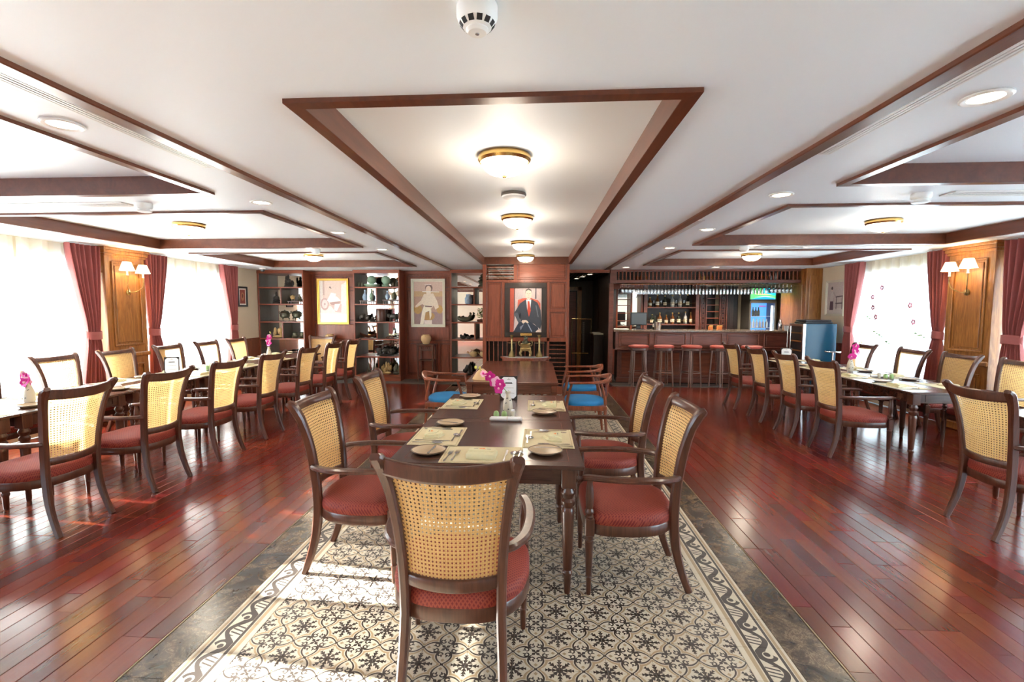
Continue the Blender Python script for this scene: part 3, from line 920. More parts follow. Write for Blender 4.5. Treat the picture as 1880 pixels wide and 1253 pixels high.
def cane_panel():
    m = MB(); nx, nz = 24, 26
    z0, z1 = .515, .940
    def P(u, v):
        z = z0 + (z1 - z0) * v; t = u * 2 - 1
        z -= .010 * (1 - t * t) * v
        return (t * (px_(z) - .014), py(z) - BOW * (1 - t * t) * (.92), z)
    for j in range(nz):
        for i in range(nx):
            cu, cv = (i + .5) / nx, (j + .5) / nz; du, dv = .5 / nx, .5 / nz
            outer = [(1, 0), (1, 1), (0, 1), (-1, 1), (-1, 0), (-1, -1), (0, -1), (1, -1)]
            inner = [(.50, 0), (.34, .34), (0, .50), (-.34, .34), (-.50, 0), (-.34, -.34), (0, -.50), (.34, -.34)]
            vs = [P(cu + a * du, cv + b * dv) for a, b in outer] + [P(cu + a * du, cv + b * dv) for a, b in inner]
            m.add(vs, [(k, (k + 1) % 8, 8 + (k + 1) % 8, 8 + k) for k in range(8)])
    return m
def seat_outline(g=0.0, n=48):
    pts = []
    for k in range(n):
        a = 2 * PI * k / n
        c, s_ = math.cos(a), math.sin(a)
        e = .42 if s_ > 0 else .62
        x = math.copysign(abs(c) ** e, c); y = math.copysign(abs(s_) ** (.42 if s_ > 0 else .55), s_)
        hw = .262 + .018 * (1 - (y - .25) ** 2) - .040 * max(0, -y) ** 1.5
        pts.append((x * (hw + g), .035 + y * (.245 + g)))
    return pts
def seat_cushion():
    m = MB(); base = seat_outline(0); n = len(base)
    lay = [(1.0, .385), (1.012, .398), (1.014, .415), (1.0, .432), (.965, .445), (.88, .455), (.70, .466), (.45, .473), (.2, .476), (.02, .477)]
    vs = []
    for k, z in lay: vs += [(x * k, .035 + (y - .035) * k, z) for x, y in base]
    fs = [(j * n + i, j * n + (i + 1) % n, (j + 1) * n + (i + 1) % n, (j + 1) * n + i) for j in range(len(lay) - 1) for i in range(n)]
    fs.append(tuple(range((len(lay) - 1) * n, len(lay) * n)))
    return m.add(vs, fs)
def seat_frame():
    base = seat_outline(.004); m = MB(); n = len(base)
    vs = []
    lay = [(.985, .330), (1.0, .336), (1.0, .380), (.985, .388)]
    for k, z in lay: vs += [(x * k, .035 + (y - .035) * k, z) for x, y in base]
    fs = [(j * n + i, j * n + (i + 1) % n, (j + 1) * n + (i + 1) % n, (j + 1) * n + i) for j in range(len(lay) - 1) for i in range(n)]
    fs.append(tuple(range(n))[::-1]); fs.append(tuple(range((len(lay) - 1) * n, len(lay) * n)))
    return m.add(vs, fs)
FLX, FLY = .252, .258
def front_leg(s):
    x, y = s * FLX, FLY
    m = MB().lathe([(.011, 0), (.013, .02), (.0145, .09), (.016, .096), (.0185, .102), (.016, .108), (.017, .12), (.022, .285), (.0225, .292), (.019, .297), (.024, .305), (.022, .316), (.024, .326)], 14, x, y)
    m.cbox(x - .025, x + .025, y - .025, y + .025, .324, .420, .005)
    m.lathe([(.022, .418), (.024, .426), (.017, .434), (.023, .446), (.024, .456), (.016, .470), (.019, .480), (.022, .53), (.019, .575), (.014, .605), (.016, .62)], 14, x, y)
    return m
def arm(s):
    pts = [(s * .188, -.205, .626), (s * .222, -.19, .628), (s * .262, -.12, .630), (s * .280, -.02, .632), (s * .283, .09, .633), (s * .272, .19, .634), (s * FLX, .262, .634), (s * (FLX - .004), .295, .629)]
    P = [Vector(p) for p in pts]; fine = []
    for i in range(len(P) - 1):
        a, b = P[i], P[i + 1]; p0, p3 = P[max(i - 1, 0)], P[min(i + 2, len(P) - 1)]
        for k in range(3):
            t = k / 3
            fine.append(.5 * ((2 * a) + (b - p0) * t + (2 * p0 - 5 * a + 4 * b - p3) * t * t + (3 * a - p0 - 3 * b + p3) * t ** 3))
    fine.append(P[-1])
    N = len(fine)
    ha = [.019 + .004 * math.sin(PI * j / (N - 1)) for j in range(N)]; ha[-1] = .014
    return MB().bar(fine, [.014] * N, ha, (0, 0, 1), .3)
chair_parts = [('rear_leg', rear_leg(-1).mesh('rear_leg_a', 'chair')), ('rear_leg', rear_leg(1).mesh('rear_leg_b', 'chair')),
               ('front_leg', front_leg(-1).mesh('front_leg_a', 'chair')), ('front_leg', front_leg(1).mesh('front_leg_b', 'chair')),
               ('arm', arm(-1).mesh('arm_a', 'chair')), ('arm', arm(1).mesh('arm_b', 'chair')),
               ('top_rail', rail(.922, .990, .015, 1, .014).mesh('top_rail', 'chair')), ('bottom_rail', rail(.472, .522, .013, 0).mesh('bottom_rail', 'chair')),
               ('cane_panel', cane_panel().mesh('cane_panel', 'cane', False)),
               ('seat_frame', seat_frame().mesh('seat_frame', 'chair')), ('seat_cushion', seat_cushion().mesh('seat_cushion', 'fabric'))]
def chair(label, x, y, rz, group):
    place('dining_chair', label, 'chair', chair_parts, (x, y, 0), rz, group)
chair('cane-back armchair at the head of the centre table, nearest the camera', -.308, 1.925, 0, 'armchairs at the centre table')
chair('cane-back armchair on the left of the centre table, nearer the camera', -1.035, 2.77, -PI / 2, 'armchairs at the centre table')
chair('cane-back armchair on the left of the centre table, second from camera', -1.055, 3.78, -PI / 2, 'armchairs at the centre table')
chair('cane-back armchair on the right of the centre table, nearer the camera', .540, 2.735, PI / 2, 'armchairs at the centre table')
chair('cane-back armchair on the right of the centre table, second from camera', .558, 3.65, PI / 2, 'armchairs at the centre table')
LIN = (2.29, 3.075, 3.87, 4.69, 5.50, 6.42, 7.27, 8.02); LOUT = (4.10, 4.94, 5.72, 6.57, 7.38, 8.15)
RIN = (3.45, 5.26, 6.02, 6.80, 7.66); ROUT = (5.30, 6.05, 6.78, 7.75)
for i, y in enumerate(LIN): chair('cane-back armchair on the aisle side of the left tables, %s from camera' % ORD[i], -3.40 + R.uniform(-.012, .012), y, PI / 2 + R.uniform(-.03, .03), 'armchairs at the left tables')
for i, y in enumerate(LOUT): chair('cane-back armchair on the window side of the left tables, %s from camera' % ORD[i], -4.985, y, -PI / 2, 'armchairs at the left tables')
chair('cane-back armchair facing the camera at the far end of the left tables', -4.12, 8.74, PI, 'armchairs at the left tables')
chair('cane-back armchair at the right tables, closest of all to the camera', 3.28, RIN[0], -PI / 2 - .03, 'armchairs at the right tables')
for i, y in enumerate(RIN[1:]): chair('cane-back armchair on the aisle side of the farther right tables, %s from camera' % ORD[i], 3.272, y, -PI / 2 + R.uniform(-.02, .02), 'armchairs at the right tables')
for i, y in enumerate(ROUT): chair('cane-back armchair on the window side of the right tables, %s from camera' % ORD[i], 4.735, y, PI / 2, 'armchairs at the right tables')

# ------------------------------------------------------------------ tables
TZ = .715
def table_leg(x, y):
    m = MB().lathe([(.014, 0), (.017, .012), (.020, .10), (.0265, .108), (.027, .122), (.021, .132), (.024, .142), (.033, .44), (.034, .462), (.026, .474), (.036, .492), (.037, .508), (.026, .522), (.028, .532), (.038, .548), (.038, .560), (.030, .572), (.03, .585)], 18, x, y)
    return m.cbox(x - .038, x + .038, y - .038, y + .038, .582, .692, .004)
def table_parts(w, d):
    hx, hy = w / 2, d / 2; k = .078
    top = MB().cbox(-hx, hx, -hy, hy, TZ - .022, TZ, .004)
    line = MB(); g = .075; t = .0018
    for q in ((-hx + g, hx - g, -hy + g, -hy + g + t), (-hx + g, hx - g, hy - g - t, hy - g), (-hx + g, -hx + g + t, -hy + g, hy - g), (hx - g - t, hx - g, -hy + g, hy - g)):
        line.box(*q, TZ - .0005, TZ + .0004)
    parts = [('tabletop', top.mesh('tabletop', 'table'), [('inlay_line', line.mesh('inlay_line', 'red_wood', False))])]
    for sx in (-1, 1):
        for sy in (-1, 1): parts.append(('leg', table_leg(sx * (hx - k), sy * (hy - k)).mesh('table_leg', 'chair')))
    def apron(a0, a1, c, ax, s):
        m, f = MB(), MB()
        if ax == 'x':
            m.cbox(a0, a1, c - .010, c + .010, .598, TZ - .021, .002)
            y0, y1 = (c - .016, c - .0102) if s < 0 else (c + .0102, c + .016)
            for q in ((a0 + .05, a1 - .05, .615, .622), (a0 + .05, a1 - .05, .672, .679), (a0 + .05, a0 + .057, .622, .672), (a1 - .057, a1 - .05, .622, .672)): f.box(q[0], q[1], y0, y1, q[2], q[3])
        else:
            m.cbox(c - .010, c + .010, a0, a1, .598, TZ - .021, .002)
            x0, x1 = (c - .016, c - .0102) if s < 0 else (c + .0102, c + .016)
            for q in ((a0 + .05, a1 - .05, .615, .622), (a0 + .05, a1 - .05, .672, .679), (a0 + .05, a0 + .057, .622, .672), (a1 - .057, a1 - .05, .622, .672)): f.box(x0, x1, q[0], q[1], q[2], q[3])
        return ('apron', m.mesh('apron', 'table'), [('apron_moulding', f.mesh('apron_moulding', 'table', False))])
    e = .065
    parts += [apron(-hx + k + .038, hx - k - .038, -hy + e, 'x', -1), apron(-hx + k + .038, hx - k - .038, hy - e, 'x', 1),
              apron(-hy + k + .038, hy - k - .038, -hx + e, 'y', -1), apron(-hy + k + .038, hy - k - .038, hx - e, 'y', 1)]
    return parts
sq = table_parts(1.024, 1.014)
place('dining_table', 'square mahogany table in the centre, nearest the camera', 'table', sq, (-.264, 2.915, 0), 0, 'centre dining tables')
place('dining_table', 'square mahogany table in the centre carrying the menu card', 'table', sq, (-.264, 3.935, 0), 0, 'centre dining tables')
nar = table_parts(.80, 1.012)
for i in range(6): place('dining_table', 'mahogany table of the long left row, %s from the camera' % ORD[i], 'table', nar, (-4.28, 2.84 + 1.018 * i, 0), 0, 'tables of the left row')
place('dining_table', 'mahogany table at the right edge, nearest the camera', 'table', nar, (4.02, 3.62, 0), 0, 'tables of the right row')
for i in range(3): place('dining_table', 'mahogany table of the right row with white settings, %s from its near end' % ORD[i], 'table', nar, (4.02, 5.375 + 1.018 * i, 0), 0, 'tables of the right row')
# the two plainer tables behind, with a fretwork apron
def plain_table(w, d):
    hx, hy = w / 2, d / 2
    parts = [('tabletop', MB().cbox(-hx, hx, -hy, hy, TZ - .030, TZ, .004).mesh('plain_tabletop', 'tea'))]
    for sx in (-1, 1):
        for sy in (-1, 1):
            x, y = sx * (hx - .045), sy * (hy - .045)
            parts.append(('leg', MB().cbox(x - .03, x + .03, y - .03, y + .03, 0, TZ - .029, .004).mesh('plain_leg', 'tea')))
    for s in (-1, 1):
        parts.append(('apron', MB().cbox(-hx + .075, hx - .075, s * (hy - .045) - .011, s * (hy - .045) + .011, .585, TZ - .029, .003).mesh('plain_apron', 'tea')))
        parts.append(('apron', MB().cbox(s * (hx - .045) - .011, s * (hx - .045) + .011, -hy + .075, hy - .075, .585, TZ - .029, .003).mesh('plain_apron_b', 'tea')))
        f = MB().cbox(-hx + .075, hx - .075, s * (hy - .045) - .011, s * (hy - .045) + .011, .530, .552, .002)
        for k in range(13):
            x = -hx + .11 + (2 * hx - .22) * k / 12; f.box(x - .012, x + .012, s * (hy - .045) - .009, s * (hy - .045) + .009, .551, .586)
        parts.append(('fretwork', f.mesh('fretwork', 'tea')))
    return parts
pl = plain_table(1.015, 1.09)
place('tea_table', 'red rosewood table with fretwork behind the dining tables, nearer one', 'table', pl, (-.272, 5.745, 0), 0, 'rosewood tables')
place('tea_table', 'red rosewood table in front of the half-round altar shelf', 'table', pl, (-.272, 6.842, 0), 0, 'rosewood tables')
single('woven_cover', 'small pale conical cover on the near rosewood table', 'cover', MB().lathe([(.105, 0), (.108, .006), (.09, .04), (.06, .085), (.02, .118), (.004, .122)], 28).mesh('woven_cover', 'terracotta'), (-.62, 5.42, TZ))

# horseshoe chairs with blue seats
def spline(pts, k=5):
    P = [Vector(p) for p in pts]; fine = []
    for i in range(len(P) - 1):
        a, b = P[i], P[i + 1]; p0, p3 = P[max(i - 1, 0)], P[min(i + 2, len(P) - 1)]
        for j in range(k):
            t = j / k
            fine.append(.5 * ((2 * a) + (b - p0) * t + (2 * p0 - 5 * a + 4 * b - p3) * t * t + (3 * a - p0 - 3 * b + p3) * t ** 3))
    return fine + [P[-1]]
def horse_rail():
    pts = spline([(-.29, .20, .665), (-.30, .06, .668), (-.285, -.09, .672), (-.22, -.22, .68), (-.10, -.285, .70), (0, -.30, .705), (.10, -.285, .70), (.22, -.22, .68), (.285, -.09, .672), (.30, .06, .668), (.29, .20, .665)], 5)
    N = len(pts)
    ha = []; hb = []
    for j in range(N):
        t = abs(j / (N - 1) - .5) * 2
        ha.append(.012 + .028 * max(0, 1 - t * 2.0) ** .7)   # height at the crest
        hb.append(.019 + .018 * math.exp(-((t - .55) / .16) ** 2))
    return MB().bar(pts, ha, hb, (0, 0, 1), .3)
blue_parts = [('arm_rail', horse_rail().mesh('arm_rail', 'red_wood'))]
for sx in (-1, 1):
    blue_parts.append(('leg', MB().tube(spline([(sx * .265, .235, 0), (sx * .25, .225, .25), (sx * .25, .22, .45), (sx * .285, .17, .66)], 5), [.013 + .006 * math.sin(PI * k / 15) for k in range(16)], 10).mesh('blue_leg_f', 'red_wood')))
    blue_parts.append(('leg', MB().tube(spline([(sx * .225, -.25, 0), (sx * .215, -.225, .25), (sx * .215, -.22, .45), (sx * .262, -.165, .672)], 5), [.013 + .006 * math.sin(PI * k / 15) for k in range(16)], 10).mesh('blue_leg_r', 'red_wood')))
blue_parts.append(('back_splat', MB().bar(spline([(0, -.235, .40), (0, -.262, .50), (0, -.27, .60), (0, -.292, .69)], 4), .075, .006, (1, 0, 0)).mesh('back_splat', 'red_wood')))
blue_parts.append(('seat_frame', MB().cbox(-.25, .25, -.235, .235, .335, .392, .008).mesh('blue_seat_frame', 'red_wood')))
bc = seat_cushion(); bc.move(lambda p: Vector((p.x * .87, (p.y - .035) * .93, (p.z - .385) * .85 + .392)))
blue_parts.append(('seat_cushion', bc.mesh('blue_cushion', 'blue')))
for x, y, rz, l in ((-1.10, 5.90, -PI / 2, 'horseshoe-arm chair with blue seat left of the rosewood tables'),
                    (.575, 5.82, PI / 2, 'horseshoe-arm chair with blue seat right of rosewood tables, nearer camera'),
                    (.615, 6.84, PI / 2, 'horseshoe-arm chair with blue seat right of rosewood tables, farther away')):
    place('horseshoe_chair', l, 'chair', blue_parts, (x, y, 0), rz, 'blue-seated horseshoe chairs')

# bar stools
stool_parts = [('seat_pad', MB().lathe([(.17, .752), (.19, .758), (.196, .775), (.19, .795), (.15, .806), (.002, .809)], 28).mesh('stool_pad', 'stool_red')),
               ('seat_ring', MB().lathe([(.165, .70), (.182, .705), (.185, .74), (.178, .753), (.10, .754)], 28).mesh('stool_ring', 'chair')),
               ('foot_ring', MB().grid(lambda u, v: ((.175 + .011 * math.cos(2 * PI * v)) * math.cos(2 * PI * u), (.175 + .011 * math.cos(2 * PI * v)) * math.sin(2 * PI * u), .27 + .011 * math.sin(2 * PI * v)), 32, 8).mesh('stool_foot_ring', 'stool_leg'))]
for k in range(4):
    a = PI / 4 + k * PI / 2
    for d in (-.10, .10):
        b = a + d
        stool_parts.append(('leg', MB().tube([(.195 * math.cos(b), .195 * math.sin(b), 0), (.15 * math.cos(b), .15 * math.sin(b), .71)], .012, 8).mesh('stool_leg', 'stool_leg')))
for i, x in enumerate((2.00, 2.49, 3.02, 3.57, 4.16)):
    place('bar_stool', 'round red-topped bar stool, %s from the left along the bar' % ORD[i], 'stool', stool_parts, (x, 9.64, 0.012), .2 * i, 'bar stools')
# ------------------------------------------------------------------ place settings
def rpoly(w, h, r, n=5):
    pts = []
    for cx, cy, a0 in ((w / 2 - r, h / 2 - r, 0), (-w / 2 + r, h / 2 - r, PI / 2), (-w / 2 + r, -h / 2 + r, PI), (w / 2 - r, -h / 2 + r, 1.5 * PI)):
        for k in range(n + 1):
            a = a0 + PI / 2 * k / n; pts.append((cx + r * math.cos(a), cy + r * math.sin(a)))
    return pts
def mat_cloth():
    m = MB()
    m.grid(lambda u, v: ((u - .5) * .432, (v - .5) * .300, .0022 + .0010 * math.sin(9 * u + 5 * v) * math.sin(7 * v)), 14, 10)
    m.grid(lambda u, v: ((.5 - u) * .432, (v - .5) * .300, .0002), 14, 10)
    for k in range(0): pass
    n = 14
    return m
mat_me = mat_cloth().mesh('placemat', 'beige_cloth')
hem_me = MB().box(-.205, .205, -.139, -.137, .0026, .0034).box(-.205, .205, .137, .139, .0026, .0034).box(-.205, -.203, -.137, .137, .0026, .0034).box(.203, .205, -.137, .137, .0026, .0034).mesh('hem', plain('hem_thread', (.36, .30, .17), .8), False)
def pad(w, h, z0, z1, puff):
    lay = [(.97, z0), (1.0, z0 + (z1 - z0) * .3), (1.0, z0 + (z1 - z0) * .65), (.96, z1 - (z1 - z0) * .1), (.85, z1), (.5, z1 + puff), (.02, z1 + puff)]
    base = rpoly(w, h, .012); n = len(base); vs = []
    for k, z in lay: vs += [(x * k, y * k, z) for x, y in base]
    fs = [(j * n + i, j * n + (i + 1) % n, (j + 1) * n + (i + 1) % n, (j + 1) * n + i) for j in range(len(lay) - 1) for i in range(n)]
    fs += [tuple(range(n))[::-1], tuple(range((len(lay) - 1) * n, len(lay) * n))]
    return MB().add(vs, fs)
nap1 = [('folded_cloth', pad(.160, .105, .0, .030, .005).mesh('napkin_pad', 'napkin')),
        ('top_fold', pad(.142, .062, .0, .004, .001).move(lambda p: Vector((p.x, p.y + .012, p.z + .0335))).mesh('napkin_fold', 'napkin')),
        ('printed_emblem', MB().prism([(-.018, .012), (-.008, .026), (0, .020), (.006, .032), (.014, .022), (.020, .012)], .0386, .0394).mesh('emblem', 'orange', False)),
        ('printed_name', MB().box(-.045, -.022, .013, .019, .0384, .0392).box(.024, .047, .013, .019, .0384, .0392).mesh('emblem_name', 'grey_print', False))]
def pointed():
    m = MB()
    lay = [([(-.095, -.04), (.095, -.04), (.08, .05), (0, .08), (-.08, .05)], 0, .010), ([(-.090, -.036), (.09, -.026), (.055, .046), (-.005, .066), (-.068, .04)], .010, .020), ([(-.08, -.036), (.08, -.033), (.025, .034), (-.02, .042)], .020, .027)]
    for p, a, b in lay: m.prism(p, a, b)
    return m
nap2 = [('folded_cloth', pointed().mesh('napkin_pointed', 'napkin')),
        ('printed_emblem', MB().prism([(-.016, -.006), (-.008, .008), (0, .003), (.006, .013), (.016, -.006)], .0270, .0278).mesh('emblem_b', 'orange', False)),
        ('printed_name', MB().box(-.02, .02, -.018, -.012, .0270, .0278).mesh('emblem_name_b', 'grey_print', False))]
def wob(r, k): return lambda p: Vector((p.x * (1 + .03 * math.cos(2 * math.atan2(p.y, p.x))), p.y * (1 - .03 * math.cos(2 * math.atan2(p.y, p.x))), p.z))
plate_parts = [('dish', MB().lathe([(.05, 0), (.058, .001), (.085, .013), (.092, .019), (.090, .0205), (.080, .015), (.055, .0055), (.002, .005)], 36).move(wob(0, 0)).mesh('dish', 'plate')),
               ('rim', MB().grid(lambda u, v: ((.0918 + .0036 * math.cos(2 * PI * v)) * math.cos(2 * PI * u), (.0918 + .0036 * math.cos(2 * PI * v)) * math.sin(2 * PI * u), .0192 + .0030 * math.sin(2 * PI * v)), 36, 6).move(wob(0, 0)).mesh('plate_rim', 'plate_rim'))]
def handle(m, L, y0):
    out = [(-.0028, y0 + L), (-.0030, y0 + L * .5), (-.0060, y0 + .012), (-.0045, y0), (.0045, y0), (.0060, y0 + .012), (.0030, y0 + L * .5), (.0028, y0 + L)]
    return m.prism(out, .001, .0042)
def fork():
    m = handle(MB(), .115, -.095)
    m.prism([(-.0028, .018), (-.011, .034), (-.0115, .052), (.0115, .052), (.011, .034), (.0028, .018)][::-1], .0015, .0045)
    for k in range(4):
        x = -.0100 + .0067 * k; m.prism([(x - .0015, .050), (x + .0015, .050), (x + .0009, .092), (x - .0009, .092)], .0015, .0040)
    return m
def knife():
    m = handle(MB(), .10, -.10)
    m.prism([(-.0035, 0), (.0045, 0), (.0085, .02), (.0095, .07), (.0065, .10), (-.0035, .112)], .0015, .0036)
    return m
def spoon(k=1.0):
    m = handle(MB(), .125, -.105)
    m.ell(0, .045, .0052, .017 * k, .028 * k, .0042, 14, 6)
    return m
fork_me, knife_me, spoon_me, soup_me = fork().mesh('fork', 'steel'), knife().mesh('knife', 'steel'), spoon().mesh('spoon', 'steel'), spoon(1.25).mesh('soup_spoon', 'steel')
bk = knife(); bk.move(lambda p: Vector((p.x * 1.1, p.y * .72, p.z)))
butter_me = bk.mesh('butter_knife', 'steel')
def setting(x, y, rz, where, full=True, nap=nap2, grp='side tables'):
    c, s = math.cos(rz), math.sin(rz)
    def W(dx, dy, dz=0): return (x + c * dx - s * dy, y + s * dx + c * dy, TZ + dz)
    j = lambda a: R.uniform(-a, a)
    place('placemat', 'beige linen placemat ' + where, 'placemat', [('cloth', mat_me), ('stitched_hem', hem_me)], W(0, 0, .0004), rz + j(.015), 'placemats')
    place('napkin', 'folded beige napkin ' + where, 'napkin', nap, W(.0, -.045, .0036), rz + j(.10), 'napkins')
    place('bread_plate', 'cream bread plate with brown rim ' + where, 'plate', plate_parts, W(-.302, .02, 0), rz + j(.3), 'bread plates')
    single('butter_knife', 'steel butter knife resting on the bread plate ' + where, 'knife', butter_me, W(-.282, .005, .021), rz - .25 + j(.25), 'butter knives', None)
    single('fork', 'steel dinner fork ' + where, 'fork', fork_me, W(-.145, -.03, .0036), rz - .03 + j(.04), 'dinner forks')
    single('knife', 'steel dinner knife ' + where, 'knife', knife_me, W(.125, -.02, .0036), rz + j(.05), 'dinner knives')
    single('spoon', 'steel soup spoon ' + where, 'spoon', soup_me, W(.170, -.02, .0036), rz + j(.06), 'soup spoons')
    if full:
        single('salad_fork', 'steel salad fork left of the dinner fork ' + where, 'fork', fork_me, W(-.182, -.045, .0036), rz - .06, 'salad forks')
        single('dessert_spoon', 'small steel dessert spoon ' + where, 'spoon', spoon_me, W(.03 if nap is nap2 else .20, .105 if nap is nap2 else .0, .0036), rz + (PI / 2 if nap is nap2 else -.1), 'dessert spoons')
        if nap is nap2: single('dessert_fork', 'small steel dessert fork ' + where, 'fork', fork_me, W(-.04, .125, .0036), rz - PI / 2, 'dessert forks')
setting(-.290, 2.568, 0, 'at the head of the centre table', True, nap1)
setting(-.608, 2.945, -PI / 2, 'at the centre table, left near seat', True)
setting(.072, 2.935, PI / 2, 'at the centre table, right near seat', True)
setting(-.615, 3.975, -PI / 2, 'at the centre table, left far seat', True)
setting(.080, 3.950, PI / 2, 'at the centre table, right far seat', True)
for i, y in enumerate(LIN[:7]): setting(-4.05, y + .02, PI / 2, 'on the left tables, aisle side, %s seat' % ORD[i], False)
for i, y in enumerate(LOUT): setting(-4.515, y - .02, -PI / 2, 'on the left tables, window side, %s seat' % ORD[i], False)
setting(3.80, 3.50, -PI / 2, 'on the rightmost table by the camera', False)
for i, y in enumerate(RIN[1:]): setting(3.79, y, -PI / 2, 'on the right tables, aisle side, %s seat' % ORD[i], False)
for i, y in enumerate(ROUT): setting(4.25, y, PI / 2, 'on the right tables, window side, %s seat' % ORD[i], False)

# vases with orchids, cruets, menus
vase_body = MB().lathe([(.030, 0), (.034, .003), (.038, .03), (.038, .07), (.033, .11), (.022, .142), (.016, .160), (.018, .172), (.024, .180), (.021, .1805), (.013, .17), (.002, .168)], 24).mesh('vase_body', 'ceramic')
marks = MB()
for a, z, t in ((-1.9, .10, .5), (-1.4, .055, -.6), (-.9, .12, .4), (-2.4, .045, .3), (-1.65, .135, -.4), (1.2, .08, .5), (2.2, .11, -.5)):
    r = .0383 if z < .08 else .0375 - (z - .08) * .16
    ca, sa = math.cos(a), math.sin(a)
    for k in (-1, 1):
        u = Vector((-sa, ca, 0)); w = Vector((0, 0, 1))
        d = (u * math.cos(t * k + .3) + w * math.sin(t * k + .3)) * .011; e = (u * -math.sin(t * k + .3) + w * math.cos(t * k + .3)) * .0026
        c0 = Vector((ca * (r + .0012), sa * (r + .0012), z))
        marks.add([c0 - d, c0 + e, c0 + d, c0 - e], [(0, 1, 2, 3)])
mark_me = marks.mesh('painted_leaf', 'ink', False)
def orchid_parts(lean, tall, main='magenta'):
    pts = spline([(0, 0, .05), (0, 0, .16), (lean * .25, .0, .16 + tall * .35), (lean * .6, .01, .16 + tall * .68), (lean, .0, .16 + tall)], 5)
    parts = [('vase', vase_body, [('painted_mark', mark_me)]), ('stem', MB().tube(pts, [.0035 - .0018 * k / (len(pts) - 1) for k in range(len(pts))], 6).mesh('orchid_stem', 'stem'))]
    n = 6
    for k in range(n):
        q = pts[int((.45 + .5 * k / n) * (len(pts) - 1))]
        s = .037 if k < 5 else .024
        b = MB(); lip = MB()
        ang = R.uniform(0, 6)
        ax = Vector((R.uniform(-.5, .5), -1, R.uniform(-.3, .4))).normalized()
        u = ax.orthogonal().normalized(); w = ax.cross(u)
        off = Vector(q) + Vector((R.uniform(-.024, .024), -.012, R.uniform(-.034, .014)))
        for f in range(5):
            a = ang + 2 * PI * f / 5
            d = (u * math.cos(a) + w * math.sin(a))
            t = ax.cross(d)
            P = []
            for (l, h, f_) in ((.1, .15, 0), (.45, .5, .25), (.8, .5, .3), (1.15, .15, .1)):
                P += [off + d * (l * s) + t * (h * s) + ax * (f_ * s * .5), off + d * (l * s) - t * (h * s) + ax * (f_ * s * .5)]
            b.add(P, [(0, 2, 3, 1), (2, 4, 5, 3), (4, 6, 7, 5)])
        lip.ell(*(off + ax * .006), .008, .008, .009, 8, 6)
        parts.append(('blossom', b.mesh('blossom', main if k % 3 != 2 else 'pink'), [('lip', lip.mesh('blossom_lip', 'pink' if k % 3 != 2 else 'magenta'))]))
    for k in range(3):
        q = pts[-1 - k]; parts.append(('bud', MB().ell(q[0] + R.uniform(-.01, .01) + lean * .05, q[1], q[2] + .008 * k, .008, .007, .012, 8, 6).mesh('bud', 'bud')))
    return parts
place('bud_vase', 'grey-white bud vase with a leaning magenta orchid, centre table', 'vase', orchid_parts(-.235, .20), (-.213, 3.56, TZ))
place('bud_vase', 'bud vase with small orchids on the left table nearest the camera', 'vase', orchid_parts(-.05, .10), (-4.20, 3.70, TZ))
place('bud_vase', 'bud vase with tall orchid stem far down the left tables', 'vase', orchid_parts(.03, .26), (-4.30, 7.48, TZ))
place('bud_vase', 'bud vase with orchid stem on the right tables', 'vase', orchid_parts(.12, .22), (4.05, 6.50, TZ))
shaker = [('body', MB().lathe([(.017, 0), (.0205, .003), (.021, .03), (.018, .046), (.010, .055), (.002, .057)], 18).mesh('shaker_body', 'green_ceramic')),
          ('base_ring', MB().lathe([(.0185, 0), (.0212, .001), (.0212, .004), (.018, .005)], 18).mesh('shaker_base', 'ceramic'))]
pick = [('cup', MB().lathe([(.015, 0), (.016, .003), (.013, .02), (.020, .056), (.0195, .057), (.011, .022), (.002, .02)], 18).mesh('pick_cup', 'ceramic')),
        ('toothpicks', MB().lathe([(.008, .02), (.013, .066), (.002, .067)], 10).mesh('toothpicks', 'paper'))]
roll = [('rolled_cloth', MB().cbox(-.115, .115, -.022, .022, 0, .030, .010).mesh('rolled_cloth', 'paper')),
        ('cord', MB().cbox(.008, .0105, -.0228, .0228, -.0002, .0308, .008).mesh('cord', 'terracotta')),
        ('rolled_end', MB().cbox(-.117, -.1145, -.016, .016, .006, .024, .002).cbox(.1145, .117, -.016, .016, .006, .024, .002).mesh('rolled_end', 'ceramic'))]
def cruets(x, y, where, turn=0.0):
    c, s = math.cos(turn), math.sin(turn)
    W = lambda a, b: (x + c * a - s * b, y + s * a + c * b, TZ)
    place('salt_shaker', 'green ceramic salt shaker ' + where, 'shaker', shaker, W(-.075, 0), 0, 'green shakers')
    place('pepper_shaker', 'green ceramic pepper shaker beside the toothpick cup ' + where, 'shaker', shaker, W(-.018, .002), 0, 'green shakers')
    place('toothpick_cup', 'small white flared toothpick cup ' + where, 'cup', pick, W(.045, .004), 0, 'toothpick cups')
    place('rolled_towel', 'white rolled towel tied with cord ' + where, 'towel', roll, W(0, -.075), turn, 'rolled towels')
cruets(-.215, 3.455, 'on the centre table')
cruets(4.03, 5.86, 'on the near right table', PI / 2 + 1.2)
cruets(4.06, 7.30, 'far along the right tables', PI / 2)
cruets(-4.27, 4.46, 'on the left tables near the camera', PI / 2)
cruets(-4.27, 6.05, 'far along the left tables', PI / 2)
